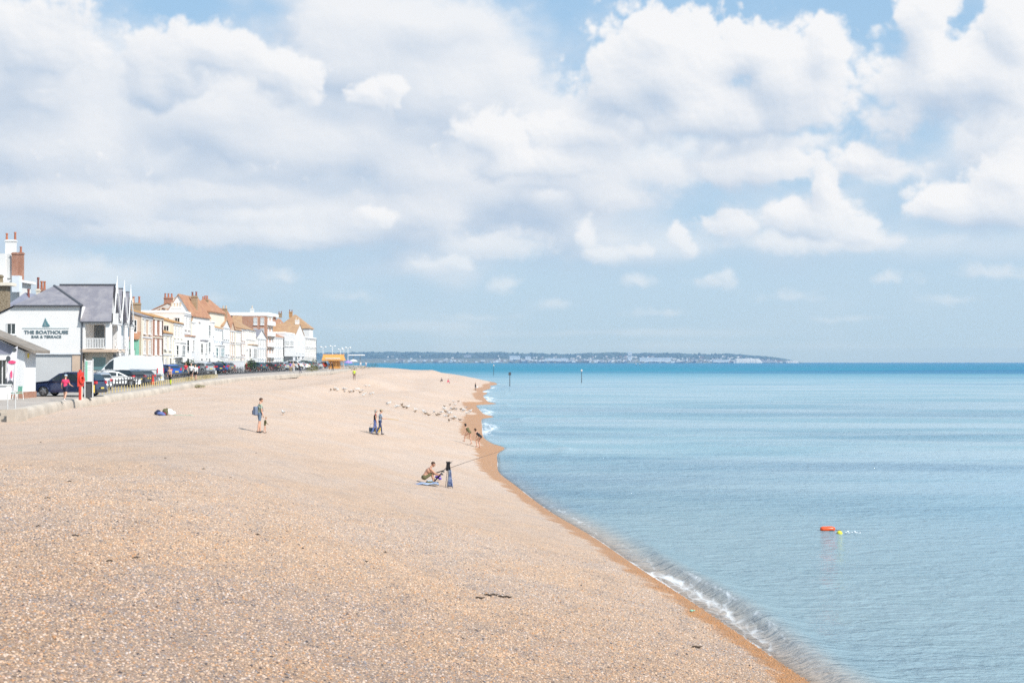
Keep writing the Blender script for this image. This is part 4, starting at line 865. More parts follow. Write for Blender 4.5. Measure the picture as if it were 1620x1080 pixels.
def arch(b, y, R, zb):
    return [(y + R * cos(a), zb + 0 * a + max(0, 0) + R * sin(a)) for a in [pi * k / 8 for k in range(8, -1, -1)]]
SHAPES = {  # length, width, height, lower outline front to rear (y,z) above the sill, roof line, glass line
 'suv':   (4.95, 1.98, 1.78, [(2.47,.55),(2.44,.92),(2.1,1.02),(1.15,1.12),(-2.15,1.16),(-2.42,1.08),(-2.47,.6)], [(1.25,1.10),(.45,1.66),(-.2,1.76),(-1.6,1.73),(-2.05,1.62),(-2.4,1.14)]),
 'hatch': (4.1, 1.76, 1.47, [(2.05,.45),(2.02,.72),(1.75,.84),(.95,.95),(-1.75,1.0),(-2.0,.92),(-2.05,.5)], [(1.15,.93),(.3,1.38),(-.2,1.46),(-1.3,1.43),(-1.6,1.33),(-1.98,.97)]),
 'estate':(4.6, 1.80, 1.50, [(2.3,.45),(2.27,.74),(1.95,.86),(1.05,.96),(-2.0,1.0),(-2.25,.92),(-2.3,.5)], [(1.25,.94),(.4,1.42),(-.2,1.49),(-1.7,1.45),(-2.0,1.33),(-2.26,.97)]),
 'saloon':(4.6, 1.80, 1.44, [(2.3,.45),(2.27,.70),(1.95,.82),(1.05,.93),(-1.5,.97),(-2.2,.93),(-2.3,.5)], [(1.2,.92),(.35,1.36),(-.2,1.43),(-.9,1.41),(-1.7,.98)]),
 'van':   (6.3, 2.10, 2.65, [(3.1,.55),(3.08,1.0),(2.75,1.2),(2.2,1.32),(-3.1,1.36),(-3.15,1.3),(-3.15,.6)], [(2.3,1.30),(1.5,2.2),(1.0,2.52),(.2,2.64),(-3.02,2.64),(-3.14,1.34)]),
}
def car(kind, paint, label, px, py, Y, rz, name='parked_car', group='cars parked along the seafront', cat='car', loc=None):
    L, Wd, H, low, top = SHAPES[kind]; P = loc or at(px, py, Y)
    if loc is None: P.z = landZ(Y) if P.x < roadX0(Y) - 1 else float(promZ(Y))
    t = thing(name, label, cat, P, rz, group); hw = Wd / 2; wr = .33 if kind != 'suv' else .38; wr = .36 if kind == 'van' else wr; wy = L * .31; zs = .24
    # lower body with wheel arches: outline extruded across, sides tucked in at sill and shoulder
    out = [(low[-1][0], zs + .02)] + arch(None, -wy, wr + .07, zs + .06) + arch(None, wy, wr + .07, zs + .06) + [(low[0][0], zs + .02)] + low
    out = [(y, max(z, zs)) for y, z in out]
    b = MB(); n = len(out); vs = []
    for sx, ins in ((-1, .10), (-1, .0), (1, .0), (1, .10)):
        for (y, z) in out:
            k = .06 * max(0, (abs(y) - L * .36) / (L * .14)); vs.append((sx * (hw - k - (.07 if ins else 0)), y * (1 if not ins else .992), z if not ins else (z + (.03 if z > .6 else 0))))
    # order: left inset, left, right, right inset
    fs = []
    for a, c in ((0, 1), (1, 2), (2, 3)):
        for i in range(n): j = (i + 1) % n; fs.append((a * n + i, a * n + j, c * n + j, c * n + i))
    fs += [tuple(range(n - 1, -1, -1)), tuple(range(3 * n, 4 * n))]
    b.add(vs, fs); b.build('body', M(paint), t, bevel=.02)
    # cabin
    b = MB(); m = len(top); vs = []; hz = top[0][1]; hi = max(q[1] for q in top)
    def cw(z): return hw - .06 - .20 * (z - hz) / (hi - hz)* (1 if kind != 'van' else .6)
    for sx in (-1, 1):
        for (y, z) in top: vs.append((sx * cw(z), y, z))
    fs = [tuple(range(m)), tuple(range(2 * m - 1, m - 1, -1))] + [(i, m + i, m + (i + 1), i + 1) for i in range(m - 1)] + [(m - 1, 2 * m - 1, m, 0)]
    b.add(vs, fs); b.build('cabin', M(paint), t, bevel=.03)
    # glass laid proud of the cabin
    def side(y0, y1):
        for sx in (-1, 1):
            ys_ = [q[0] for q in top][::-1]; zs_ = [q[1] for q in top][::-1]
            zt_ = lambda y: float(np.interp(y, ys_, zs_)) - .11
            zb_ = hz + .07; pts = [(y0, zb_), (y1, zb_)] + [(y, zt_(y)) for y in np.linspace(y1, y0, 7) if zt_(y) > zb_ + .03]
            w_ = MB(); w_.poly([(sx * (cw(z) + .008), y, z) for y, z in pts]); w_.build('side_window', M('car_glass'), t)
    if kind == 'van': side(1.1, 1.95)
    else:
        yr_ = top[-2][0]; side(.06 * L, top[0][0] - .25); side(-.20 * L, .04 * L); side(max(yr_ + .05, -.41 * L), -.22 * L)
    def across(i, j, f0, f1, nm, m_='car_glass'):
        (ya, za), (yb_, zb_) = top[i], top[j]; q0 = (ya + (yb_ - ya) * f0, za + (zb_ - za) * f0); q1 = (ya + (yb_ - ya) * f1, za + (zb_ - za) * f1)
        nrm = Vector((0, zb_ - za, ya - yb_)).normalized() * .01; nrm = nrm if nrm.z > 0 else -nrm
        w_ = MB(); w_.poly([(-cw(q0[1]) + .08, q0[0] + nrm.y, q0[1] + nrm.z), (cw(q0[1]) - .08, q0[0] + nrm.y, q0[1] + nrm.z), (cw(q1[1]) - .08, q1[0] + nrm.y, q1[1] + nrm.z), (-cw(q1[1]) + .08, q1[0] + nrm.y, q1[1] + nrm.z)]); w_.build(nm, M(m_), t)
    across(0, 1, .1, .93, 'windscreen')
    if kind != 'van': across(len(top) - 2, len(top) - 1, .12, .85, 'rear_window')
    for sx in (-1, 1):
        for sy in (-1, 1):
            w_ = MB(); cx = sx * (hw - .11)
            w_.ring((cx, sy * wy, wr), wr - .085, .085, 'x', 20, 8); wo = w_.build('wheel', M('tyre'), t, True)
            r_ = MB(); r_.tube([(cx + sx * .05, sy * wy, wr), (cx + sx * .09, sy * wy, wr)], wr * .30, 10)
            r_.tube([(cx - sx * .06, sy * wy, wr), (cx + sx * .02, sy * wy, wr)], wr * .68, 18)
            for k in range(5): a = k * 2 * pi / 5; r_.prism([(cx + sx * .022, sy * wy + cos(a + d) * R, wr + sin(a + d) * R) for d, R in ((-.25, wr * .3), (-.16, wr * .69), (.16, wr * .69), (.25, wr * .3))], (sx * .05, 0, 0))
            r_.build('rim', M('rim'), wo)
        zl_ = low[1][1] - .12; w_ = MB(); w_.ball((sx * (hw - .26), low[1][0] - .03, zl_), (.2, .09, .09), 10, 6); w_.build('headlight', M('lamp_clear'), t, True)
        yb_ = low[-2][0]; zz = low[-2][1] - .04; w_ = MB(); w_.box(min(sx * (hw - .32), sx * (hw - .05)), max(sx * (hw - .32), sx * (hw - .05)), yb_ - .06, yb_ + .12, zz - .13, zz + .06) if kind != 'van' else w_.box(min(sx * (hw - .2), sx * (hw - .06)), max(sx * (hw - .2), sx * (hw - .06)), -3.18, -3.1, 1.0, 1.5); w_.build('tail_light', M('tail_red'), t, bevel=.02)
        w_ = MB(); w_.ball((sx * (hw + .06), top[0][0] - .35, hz + .06), (.10, .06, .07), 8, 5); w_.build('mirror', M(paint), t, True)
    w_ = MB(); w_.box(-hw + .1, hw - .1, low[0][0] - .02, low[0][0] + .06, zs + .03, .47); w_.build('front_bumper', M('black_plastic'), t, bevel=.02)
    w_ = MB(); w_.box(-hw + .1, hw - .1, low[-1][0] - .06, low[-1][0] + .02, zs + .05, .5); w_.build('rear_bumper', M('black_plastic' if kind == 'suv' else paint), t, bevel=.02)
    w_ = MB(); w_.box(-.26, .26, low[-1][0] - .08, low[-1][0] - .063, .55, .66); w_.build('number_plate', M('plate_yellow'), t)
    if kind in ('suv', 'estate'):
        for sx in (-1, 1): w_ = MB(); w_.tube([(sx * (hw - .32), .1, H - .06), (sx * (hw - .32), 0, H + .02), (sx * (hw - .32), -1.3, H + .0), (sx * (hw - .32), -1.4, H - .08)], .02, 6); w_.build('roof_rail', M('rim'), t)
    return t
car('suv', 'car_navy', 'large dark navy off-roader parked side on below the boathouse lettering', 110, 600, 93, rad(84))
car('estate', 'car_silver', 'silver estate car behind the railing next to the red lifebuoy post', 150, 600, 106, rad(35))
car('saloon', 'car_white', 'white saloon with its bonnet towards the railing', 180, 600, 113, rad(-68))
car('hatch', 'car_black', 'black hatchback parked right in front of the white van', 195, 600, 116.5, rad(62))
car('hatch', 'car_grey', 'dark grey hatchback by the rear end of the white van', 213, 600, 119.6, rad(55))
car('van', 'car_white', 'long high roofed white van parked along the boathouse front', 203, 600, 122, rad(88), 'parked_van', cat='van')
car('hatch', 'car_blue', 'bright blue hatchback beyond the white van', 261, 600, 150, rad(55))
car('saloon', 'car_teal', 'teal grey saloon parked after the bright blue hatchback', 277, 600, 161, rad(50))
car('hatch', 'car_grey', 'grey hatchback parked before the cream white bay house', 268, 600, 166, rad(10))
car('estate', 'car_black', 'black estate car near the shrub by the parapet house', 291, 600, 172, rad(52))
car('hatch', 'car_blue', 'blue hatchback near the red flag and pale wall', 343, 600, 192, rad(40))
car('suv', 'car_white', 'white off-roader under the jettied white house', 460, 600, 262, rad(70))
car('saloon', 'car_white', 'white saloon parked tail out beside the jettied house', 474, 600, 268, rad(60))
car('suv', 'car_green', 'dark green off-roader behind the white saloon', 477, 600, 280, rad(75))
car('hatch', 'car_silver', 'silver hatchback beyond the last white house', 497, 600, 300, rad(60))
car('hatch', 'car_red', 'red hatchback near the orange kiosk', 505, 600, 320, rad(60))

car('hatch', 'car_grey', 'grey hatchback by the palest blue bay house behind the bicycles', 352, 600, 205, rad(60))
car('estate', 'car_navy', 'navy estate car beyond the red feather flag', 331, 600, 184, rad(58))
car('hatch', 'car_silver', 'silver hatchback left of the white feather flag', 318, 600, 178, rad(55))
car('saloon', 'car_black', 'black saloon behind the far end of the bicycle rack', 425, 600, 236, rad(62))
car('hatch', 'car_teal', 'teal hatchback below the pyramid roofed house', 404, 600, 224, rad(60))
car('estate', 'car_silver', 'silver estate car below the striped brick flats', 440, 600, 246, rad(62))
# ------------------------------------------------------------------ street furniture
mat('paint_red', (.58,.05,.03), .5, .1); mat('paint_orange', (.66,.33,.09), .6, .1); mat('steel_grey', (.30,.31,.32), .45, .1, metal=.5); mat('steel_dark', (.08,.08,.085), .5, .1); mat('leaf_yellow', (.20,.21,.03), .8, .3, 9); mat('leaf_green', (.06,.12,.025), .8, .3, 9); mat('stem', (.18,.13,.06), .9, .2)
# grey post railing beside the parking bays: separate posts, a rail
ry = np.linspace(99.5, 152, 58); rx = lambda y: edgeX(y) - 2.2
rl = thing('post_railing', 'grey railing of close upright posts between promenade and parked cars', 'railing', (float(rx(99.5)), 99.5, float(promZ(99.5)))); Lr = rl.location
pm_ = None
for y in ry:
    if pm_ is None:
        b = MB(); b.tube([(0, 0, 0), (0, 0, .88)], .05, 6); b.ball((0, 0, .90), .06, 6, 4); pm_ = b.build('post', M('steel_dark'), rl); q = pm_
    else: q = pm_.copy(); COL.objects.link(q); q.parent = rl
    q.location = (float(rx(y)) - Lr.x, y - Lr.y, float(promZ(y)) - Lr.z)
b = MB(); pts = [(float(rx(y)) - Lr.x, y - Lr.y, float(promZ(y)) - Lr.z + .78) for y in ry if y > 105]; b.tube(pts, .055, 6); b.build('rail', M('steel_dark'), rl)
# low yellow posts with a thin rail nearer the sea wall
yy = np.linspace(94, 150, 64); yx = lambda y: edgeX(y) - .75 - .012 * (y - 94)
yl = thing('yellow_railing', 'low yellow railing running close to the sea wall coping', 'railing', (float(yx(94)), 94, float(promZ(94)))); Ly = yl.location; mat('rail_yellow', (.60,.48,.20), .55, .15)
pm_ = None
for y in yy:
    if pm_ is None: b = MB(); b.tube([(0, 0, 0), (0, 0, .46)], .032, 6); pm_ = b.build('post', M('rail_yellow'), yl); q = pm_
    else: q = pm_.copy(); COL.objects.link(q); q.parent = yl
    q.location = (float(yx(y)) - Ly.x, y - Ly.y, float(promZ(y)) - Ly.z)
b = MB()
for h in (.2, .42): b.tube([(float(yx(y)) - Ly.x, y - Ly.y, float(promZ(y)) - Ly.z + h) for y in yy if y > 112], .018, 6)
b.build('rail', M('rail_yellow'), yl)
# lifebuoy post
p = on_prom(127, 632.5); lb = thing('lifebuoy_post', 'red lifebuoy housing on a red post beside the promenade sign', 'lifebuoy', p, rad(72))
b = MB(); b.box(-.11, .11, -.06, .06, 0, 2.15); b.build('post', M('paint_red'), lb, bevel=.02); b = MB(); b.ring((.05, -.13, 1.45), .25, .08, 'y', 20, 8); b.build('ring', M('paint_red'), lb, True)
b = MB(); b.box(-.36, .42, -.055, .02, .95, 2.0); b.build('housing', M('paint_orange') if False else M('paint_red'), lb, bevel=.04); b = MB(); b.box(.14, .24, -.05, .05, 0, .95); b.build('strut', M('render_cream'), lb); lb.scale = (.85, .85, .95)
# green and white information board
p = on_prom(138.5, 629); p.x += .1; ib = thing('information_board', 'tall green and white information board with dark base and yellow bin front', 'notice board', p)
for x in (-.28, .28): b = MB(); b.tube([(x, 0, 0), (x, 0, 2.75)], .045, 8); b.build('post', M('render_grey'), ib)
b = MB(); b.box(-.24, .24, -.04, .04, 1.15, 2.65); bo = b.build('board', M('trim_white'), ib); b = MB(); b.box(-.235, -.08, -.055, -.042, 1.2, 2.6); b.build('green_panel', M('paint_green'), bo); b = MB(); b.box(-.05, .2, -.055, -.042, 2.35, 2.6); b.box(-.04, .19, -.054, -.042, 2.1, 2.14); b.box(-.04, .15, -.054, -.042, 1.95, 1.99); b.build('notice', M('render_grey'), bo)
b = MB(); b.box(-.3, .18, .06, .5, 0, 1.05); b.box(-.33, .21, .03, .53, 1.053, 1.12); b.build('bin', M('steel_dark'), ib); b = MB(); b.box(.19, .30, .1, .4, .35, .9); b.build('bin_front', M('paint_yellow'), ib)
# bollard, cone, lamp and flag posts
def simple(name, label, cat, p, mk_list, group=None, rz=0):
    t = thing(name, label, cat, p, rz, group)
    for nm, m_, fn in mk_list: b = MB(); fn(b); b.build(nm, M(m_), t, False)
    return t
p = on_prom(54, 625.5); simple('bollard', 'dark bollard with a pale band at the nose of the navy off-roader', 'bollard', p, [('shaft', 'steel_dark', lambda b: b.tube([(0,0,0),(0,0,1.0)], .13, 10)), ('band', 'render_cream', lambda b: b.tube([(0,0,.84),(0,0,.93)], .134, 10)), ('cap', 'steel_dark', lambda b: b.ball((0,0,1.0), (.13,.13,.06)))])
P = at(242, 600, 118); P.z = landZ(118); simple('traffic_cone', 'tall orange traffic cone behind the white van', 'cone', P, [('body', 'paint_red', lambda b: b.tube([(0,0,.05),(0,0,.95)], [.2,.04], 12)), ('base', 'steel_dark', lambda b: b.box(-.26,.26,-.26,.26,0,.05))])
def lamp(px, pyb, pyt, Y, label, double=True):
    P = at(px, pyb, Y); P.z = float(promZ(Y)); h = CAMZ + (HY - pyt) / F * Y - P.z
    t = thing('street_lamp', label, 'street lamp', P, 0, 'lamp posts along the far promenade'); b = MB(); b.tube([(0,0,0),(0,0,1.2),(0,0,h)], [.11,.07,.05], 8); b.build('pole', M('trim_white'), t)
    for s_ in ((-1, 1) if double else (1,)):
        b = MB(); b.tube([(0,0,h-.1),(s_*.5,0,h+.05)], .03, 6); a = b.build('arm', M('trim_white'), t); b = MB(); b.ball((s_*.6,0,h+.05), (.32,.22,.16), 10, 6); b.build('lamp_head', M('trim_white'), a, True)
lamp(511, 577, 549, 330, 'tall white twin lamp post left of the orange kiosk roof'); lamp(526, 577, 547.5, 360, 'tallest white lamp post above the middle of the orange kiosk'); lamp(538.5, 577, 552.5, 380, 'shorter white lamp post above the kiosk right end'); lamp(544, 577, 550.5, 420, 'farthest thin white lamp post right of the kiosk'); lamp(550.5, 577, 550, 350, 'white lamp post between kiosk and flat canopy')
lamp(253, 600, 552, 160, 'slim lamp post before the brick house', False)
lamp(341.5, 588, 571, 186, 'short pale post lamp among the bicycles', False)
# kiosk
P = at(528, 580, 320); P.z = float(promZ(320)); ks = thing('beach_kiosk', 'orange seafront kiosk with a scalloped orange canopy on posts', 'kiosk', P)
b = MB(); b.box(-1.2, 1.6, -1, 1.2, 0, 2.0); b.build('counter', M('paint_orange'), ks)
for x in (-2.3, -.8, .8, 2.3):
    for y in (-1.6, 1.6): b = MB(); b.tube([(x,y,0),(x,y,2.1)], .06, 6); b.build('post', M('paint_orange'), ks)
b = MB(); b.prism([(-2.8,-2,2.1),(2.8,-2,2.1),(2.55,-.3,3.55),(-2.6,-.3,3.55)], (0,.1,0)); b.prism([(-2.8,2,2.1),(2.8,2,2.1),(2.55,-.2,3.55),(-2.6,-.2,3.55)], (0,-.1,0)); b.prism([(-2.8,-2,2.1),(-2.8,2,2.1),(-2.6,-.25,3.5)], (.08,0,0)); b.prism([(2.72,-2,2.1),(2.72,2,2.1),(2.5,-.25,3.5)], (.08,0,0))
for k in range(11): x = -2.75 + k * .5; b.ball((x + .25, -2.02, 2.15), (.25, .06, .22), 8, 5); b.ball((x + .25, -.25, 3.55), (.25, .2, .14), 8, 5)
b.build('canopy', M('paint_orange'), ks)
b = MB(); b.box(-1.9, 1.9, -1.75, -1.68, 2.45, 2.75); b.build('fascia_sign', M('render_cream'), ks)
# flat white canopy and a parasol beyond
P = at(562, 577, 400); P.z = float(promZ(400)); simple('flat_canopy', 'flat white canopy on two thin posts beyond the kiosk', 'canopy', P, [('roof', 'trim_white', lambda b: b.box(-1.9, 2.9, -1.5, 1.5, 3.75, 4.05)), ('post', 'steel_grey', lambda b: b.tube([(-.6,0,0),(-.6,0,3.75)], .07, 6)), ('post', 'steel_grey', lambda b: b.tube([(1.6,0,0),(1.6,0,3.75)], .07, 6))])
P = at(559, 580, 345); P.z = float(promZ(345)); simple('parasol', 'white parasol with tables under it near the beach weeds', 'parasol', P, [('pole', 'trim_white', lambda b: b.tube([(0,0,0),(0,0,2.4)], .04, 6)), ('canopy', 'trim_white', lambda b: b.tube([(0,0,1.85),(0,0,2.05),(0,0,2.45)], [1.15,1.1,.05], 10)), ('table', 'wood_dark', lambda b: b.tube([(0,0,.68),(0,0,.74)], .6, 10))])
P = at(551, 580, 350); P.z = float(promZ(350)); mat('cloth_violet', (.38,.25,.62), .8, .1); simple('parasol', 'violet and white parasol beside the kiosk', 'parasol', P, [('pole', 'trim_white', lambda b: b.tube([(0,0,0),(0,0,2.1)], .04, 6)), ('canopy', 'cloth_violet', lambda b: b.tube([(0,0,1.4),(0,0,1.6),(0,0,2.2)], [1.15,1.1,.05], 10))])
# feather flags by the bicycles
def flag(px, py, h, m_, label, lean=.2):
    P = on_prom(px, py); t = thing('feather_flag', label, 'flag', P); b = MB(); b.tube([(0,0,0),(lean*.4,0,h*.6),(lean,0,h)], .02, 6); b.build('pole', M('render_grey'), t)
    b = MB(); N_ = 8; vs = []
    for i in range(N_ + 1): u_ = i / N_; z = .35 + (h - .4) * u_; x = lean * u_; vs += [(x, .05 * sin(u_*6), z), (x - .55 * (1 - .5 * u_ ** 3), .05 * sin(u_*6+1), z - .06)]
    b.add(vs, [(2*i, 2*i+1, 2*i+3, 2*i+2) for i in range(N_)]); o = b.build('cloth', M(m_), t); o.modifiers.new('thick', 'SOLIDIFY').thickness = .012
flag(333, 589, 2.3, 'paint_red', 'red feather flag between the pale wall and bicycles', .1); flag(326, 589, 2.0, 'trim_white', 'white feather flag left of the red one', -.3); flag(339, 590, 1.8, 'trim_white', 'leaning white flag right of the red one', .6)
# low garden walls before the houses
def gwall(px0, px1, Y, h, label):
    P = at(px1, 580, Y); P.z = landZ(Y) - .1; w = (px1 - px0) / F * Y; t = thing('garden_wall', label, 'wall', P); b = MB(); b.box(-w, 0, 0, .25, 0, h); b.build('wall', M('shade_white'), t); b = MB(); b.box(-w - .04, .04, -.04, .29, h + .003, h + .09); b.build('coping', M('trim_white'), t)
gwall(303, 327, 178, 1.75, 'pale grey garden wall below the tall pale house'); gwall(355, 386, 205, 1.7, 'pale grey garden wall behind the bicycle rack')
# bicycles at the racks
def bicycle(m_):
    t = thing('bicycle', '', 'bicycle'); 
    for y in (-.52, .52):
        b = MB(); b.ring((0, y, .34), .31, .03, 'x', 20, 6); wo = b.build('wheel', M('tyre'), t)
        b = MB(); [b.tube([(0, y, .34), (0, y + .3 * cos(a), .34 + .3 * sin(a))], .006, 3) for a in [k * pi / 6 for k in range(12)]]; b.build('spokes', M('steel_grey'), wo)
    b = MB()
    for q in ([(0,-.52,.34),(0,-.05,.3)], [(0,-.05,.3),(0,-.18,.85)], [(0,-.05,.3),(0,.36,.8)], [(0,-.17,.8),(0,.36,.82)], [(0,-.52,.34),(0,-.17,.78)], [(0,.52,.34),(0,.34,.95)]): b.tube(q, .022, 6)
    b.build('frame', M(m_), t); b = MB(); b.tube([(-.28,.28,1.02),(-.1,.36,1.0),(.1,.36,1.0),(.28,.28,1.02)], .016, 6); b.build('handlebar', M('steel_dark'), t); b = MB(); b.ball((0,-.2,.92), (.08,.14,.04), 8, 5); b.build('saddle', M('steel_dark'), t)
    return t
protos = {}
bl = ['parked bicycle at the start of the rack by the flags', 'parked bicycle in the long rack before the white houses']
for i in range(30):
    px = 352 + i * 3.3; m_ = ['car_red', 'steel_dark', 'wood_dark', 'car_navy', 'render_grey', 'tile_red'][i % 6]; Y = 186 + i * 1.75
    P = Vector(((px - CX) / F * Y + random.uniform(-.2, .2), Y, float(promZ(Y)) + .02)); rz = rad(random.uniform(55, 80)); lab = 'bicycle in the long rack of parked bicycles before the white houses'
    if m_ not in protos: protos[m_] = bicycle(m_); o = protos[m_]; o.location = P; o.rotation_euler.z = rz; o['label'] = lab
    else: o = copy_thing(protos[m_], P, rz, lab)
    o['group'] = 'bicycles standing along the seafront rack'
    lk_ = {'car_red': 'red', 'steel_dark': 'black', 'wood_dark': 'dark brown', 'car_navy': 'navy', 'render_grey': 'pale grey', 'tile_red': 'rusty brown'}[m_]; o['label'] = lk_ + ' bicycle leaning in the long seafront rack before the white houses'
# shrubs and weeds
def shrub(p, w, h, label, m_, n=260, name='shrub', spiky=False):
    t = thing(name, label, 'shrub', p); b = MB()
    for k in range(n):
        a = random.uniform(0, 2 * pi); r = w * sqrt(random.random()); z = h * random.random() ** .7 * (1 - .55 * (r / w) ** 2) + .02; c = Vector((r * cos(a), r * sin(a) * .6, z)); d = Vector((random.gauss(0, 1), random.gauss(0, 1), random.gauss(.6, .8))).normalized(); l = random.uniform(.06, .16) * (1 + h * .3); s_ = d.cross(Vector((random.random(), random.random(), random.random()))).normalized() * l * (.12 if spiky else .35)
        b.poly([c - d * l * .3, c + s_, c + d * l, c - s_])
    b.build('foliage', M(m_), t); b = MB()
    for k in range(7): a = k * .9; b.tube([(0,0,-.05), (w*.4*cos(a), w*.25*sin(a), h*.5), (w*.65*cos(a), w*.4*sin(a), h*.85)], [.02,.014,.006], 4)
    b.build('stem', M('stem'), t); return t
def weed(px, py, w, h, label, m_, n=260, sp=True):
    p = on_beach(px, py); return shrub(p, w, h, label, m_, n, 'beach_weed', sp)
weed(313, 613.5, .75, .35, 'low green weed tuft growing at the foot of the sea wall', 'leaf_yellow'); weed(489, 591, .9, .8, 'green weed clump at the promenade edge, lowest left of its group', 'leaf_yellow'); weed(494, 590, 1.1, 2.0, 'tall straggly yellow green weed at the promenade edge', 'leaf_yellow', 500); weed(499, 588.5, .9, 1.3, 'medium weed bush just right of the tall straggly one', 'leaf_yellow', 320)
weed(509, 588.5, 1.5, .55, 'low spreading green weed below the kiosk', 'leaf_green', 300); weed(556, 585.5, 1.5, 1.2, 'pale green weed bush above the yellow vested person', 'leaf_yellow', 400); weed(573, 584, 2.2, 1.2, 'broad weed bush right of the yellow vested person', 'leaf_green', 420); weed(591, 581.5, 2.0, 1.6, 'last weed bush at the tip of the promenade', 'leaf_green', 420)
for px, pyb, Y, w, h, lab in [(300, 586, 170, 1.0, 2.0, 'green shrub before the parapet house'), (349, 584, 190, .9, 1.9, 'bright green shrub at the end of the grey garden wall'), (397, 583, 210, 1.0, 2.1, 'pale green shrub behind the bicycles'), (497, 577, 305, 1.0, 2.2, 'dark shrub beside the last white house')]:
    P = at(px, pyb, Y); P.z = landZ(Y); shrub(P, w, h, lab, 'leaf_green', 420)
# marker beacons standing in the sea
def beacon(px, pyb, pyt, label, shape):
    P = on_sea(px, pyb); h = CAMZ + (HY - pyt) / F * P.y; t = thing('marker_post', label, 'sea marker', (P.x, P.y, -.6), 0, 'marker posts standing in the sea'); h += .6
    b = MB(); b.tube([(0,0,-1),(0,0,h)], [.13,.09], 8); b.build('pole', M('steel_dark'), t); b = MB()
    if shape == 'dark': b.box(-.36, .36, -.08, .08, h - .85, h - .05); b.build('topmark', M('steel_dark'), t)
    else: b.ball((0, 0, h - .3), (.32, .25, .36), 8, 6); b.build('topmark', M('render_pink'), t)
beacon(806.5, 611, 588.5, 'nearest marker post with a dark square topmark', 'dark'); beacon(920, 605.5, 584.5, 'marker post far out with a pale round topmark', 'pale'); beacon(781, 594, 577, 'most distant thin marker post near the beach tip', 'pale')
# ------------------------------------------------------------------ people: one continuous skin grown over a posed skeleton
def cloth(n, c, r=.85): return mat('cloth_' + n, c, r, .12, 8)
for n, c in [('sage',(.36,.42,.33)),('blue_short',(.13,.19,.27)),('navy',(.02,.025,.06)),('pink',(.72,.05,.14)),('black',(.018,.018,.02)),('white',(.80,.80,.80)),('grey_blue',(.34,.42,.52)),('dark_blue',(.04,.06,.14)),('maroon',(.22,.02,.04)),('olive',(.12,.11,.05)),('khaki',(.35,.30,.2)),('hivis',(.48,.62,.03)),('purple',(.12,.06,.42)),('coral',(.70,.30,.18)),('red',(.55,.03,.05)),('brown',(.16,.08,.05)),('peach',(.66,.42,.30)),('lilac',(.48,.45,.62)),('sand',(.52,.38,.20)),('indigo',(.10,.14,.34)),('pale_blue',(.42,.55,.68)),('jade',(.28,.52,.40))]: cloth(n, c)
mat('skin', (.58,.33,.23), .55, .06, 9); mat('skin_tan', (.50,.27,.18), .55, .06, 9); mat('skin_child', (.62,.37,.27), .55, .06, 9)
mat('hair_brown', (.07,.035,.018), .7, .3, 30); mat('hair_dark', (.02,.014,.01), .7, .3, 30); mat('hair_fair', (.32,.20,.09), .7, .3, 30); mat('hair_grey', (.35,.34,.32), .7, .3, 30); mat('eye', (.02,.02,.02), .2); mat('shoe_dark', (.03,.025,.025), .7); mat('shoe_white', (.7,.68,.66), .7)
def rx_(v, a): return Vector((v[0], v[1] * cos(a) - v[2] * sin(a), v[1] * sin(a) + v[2] * cos(a)))
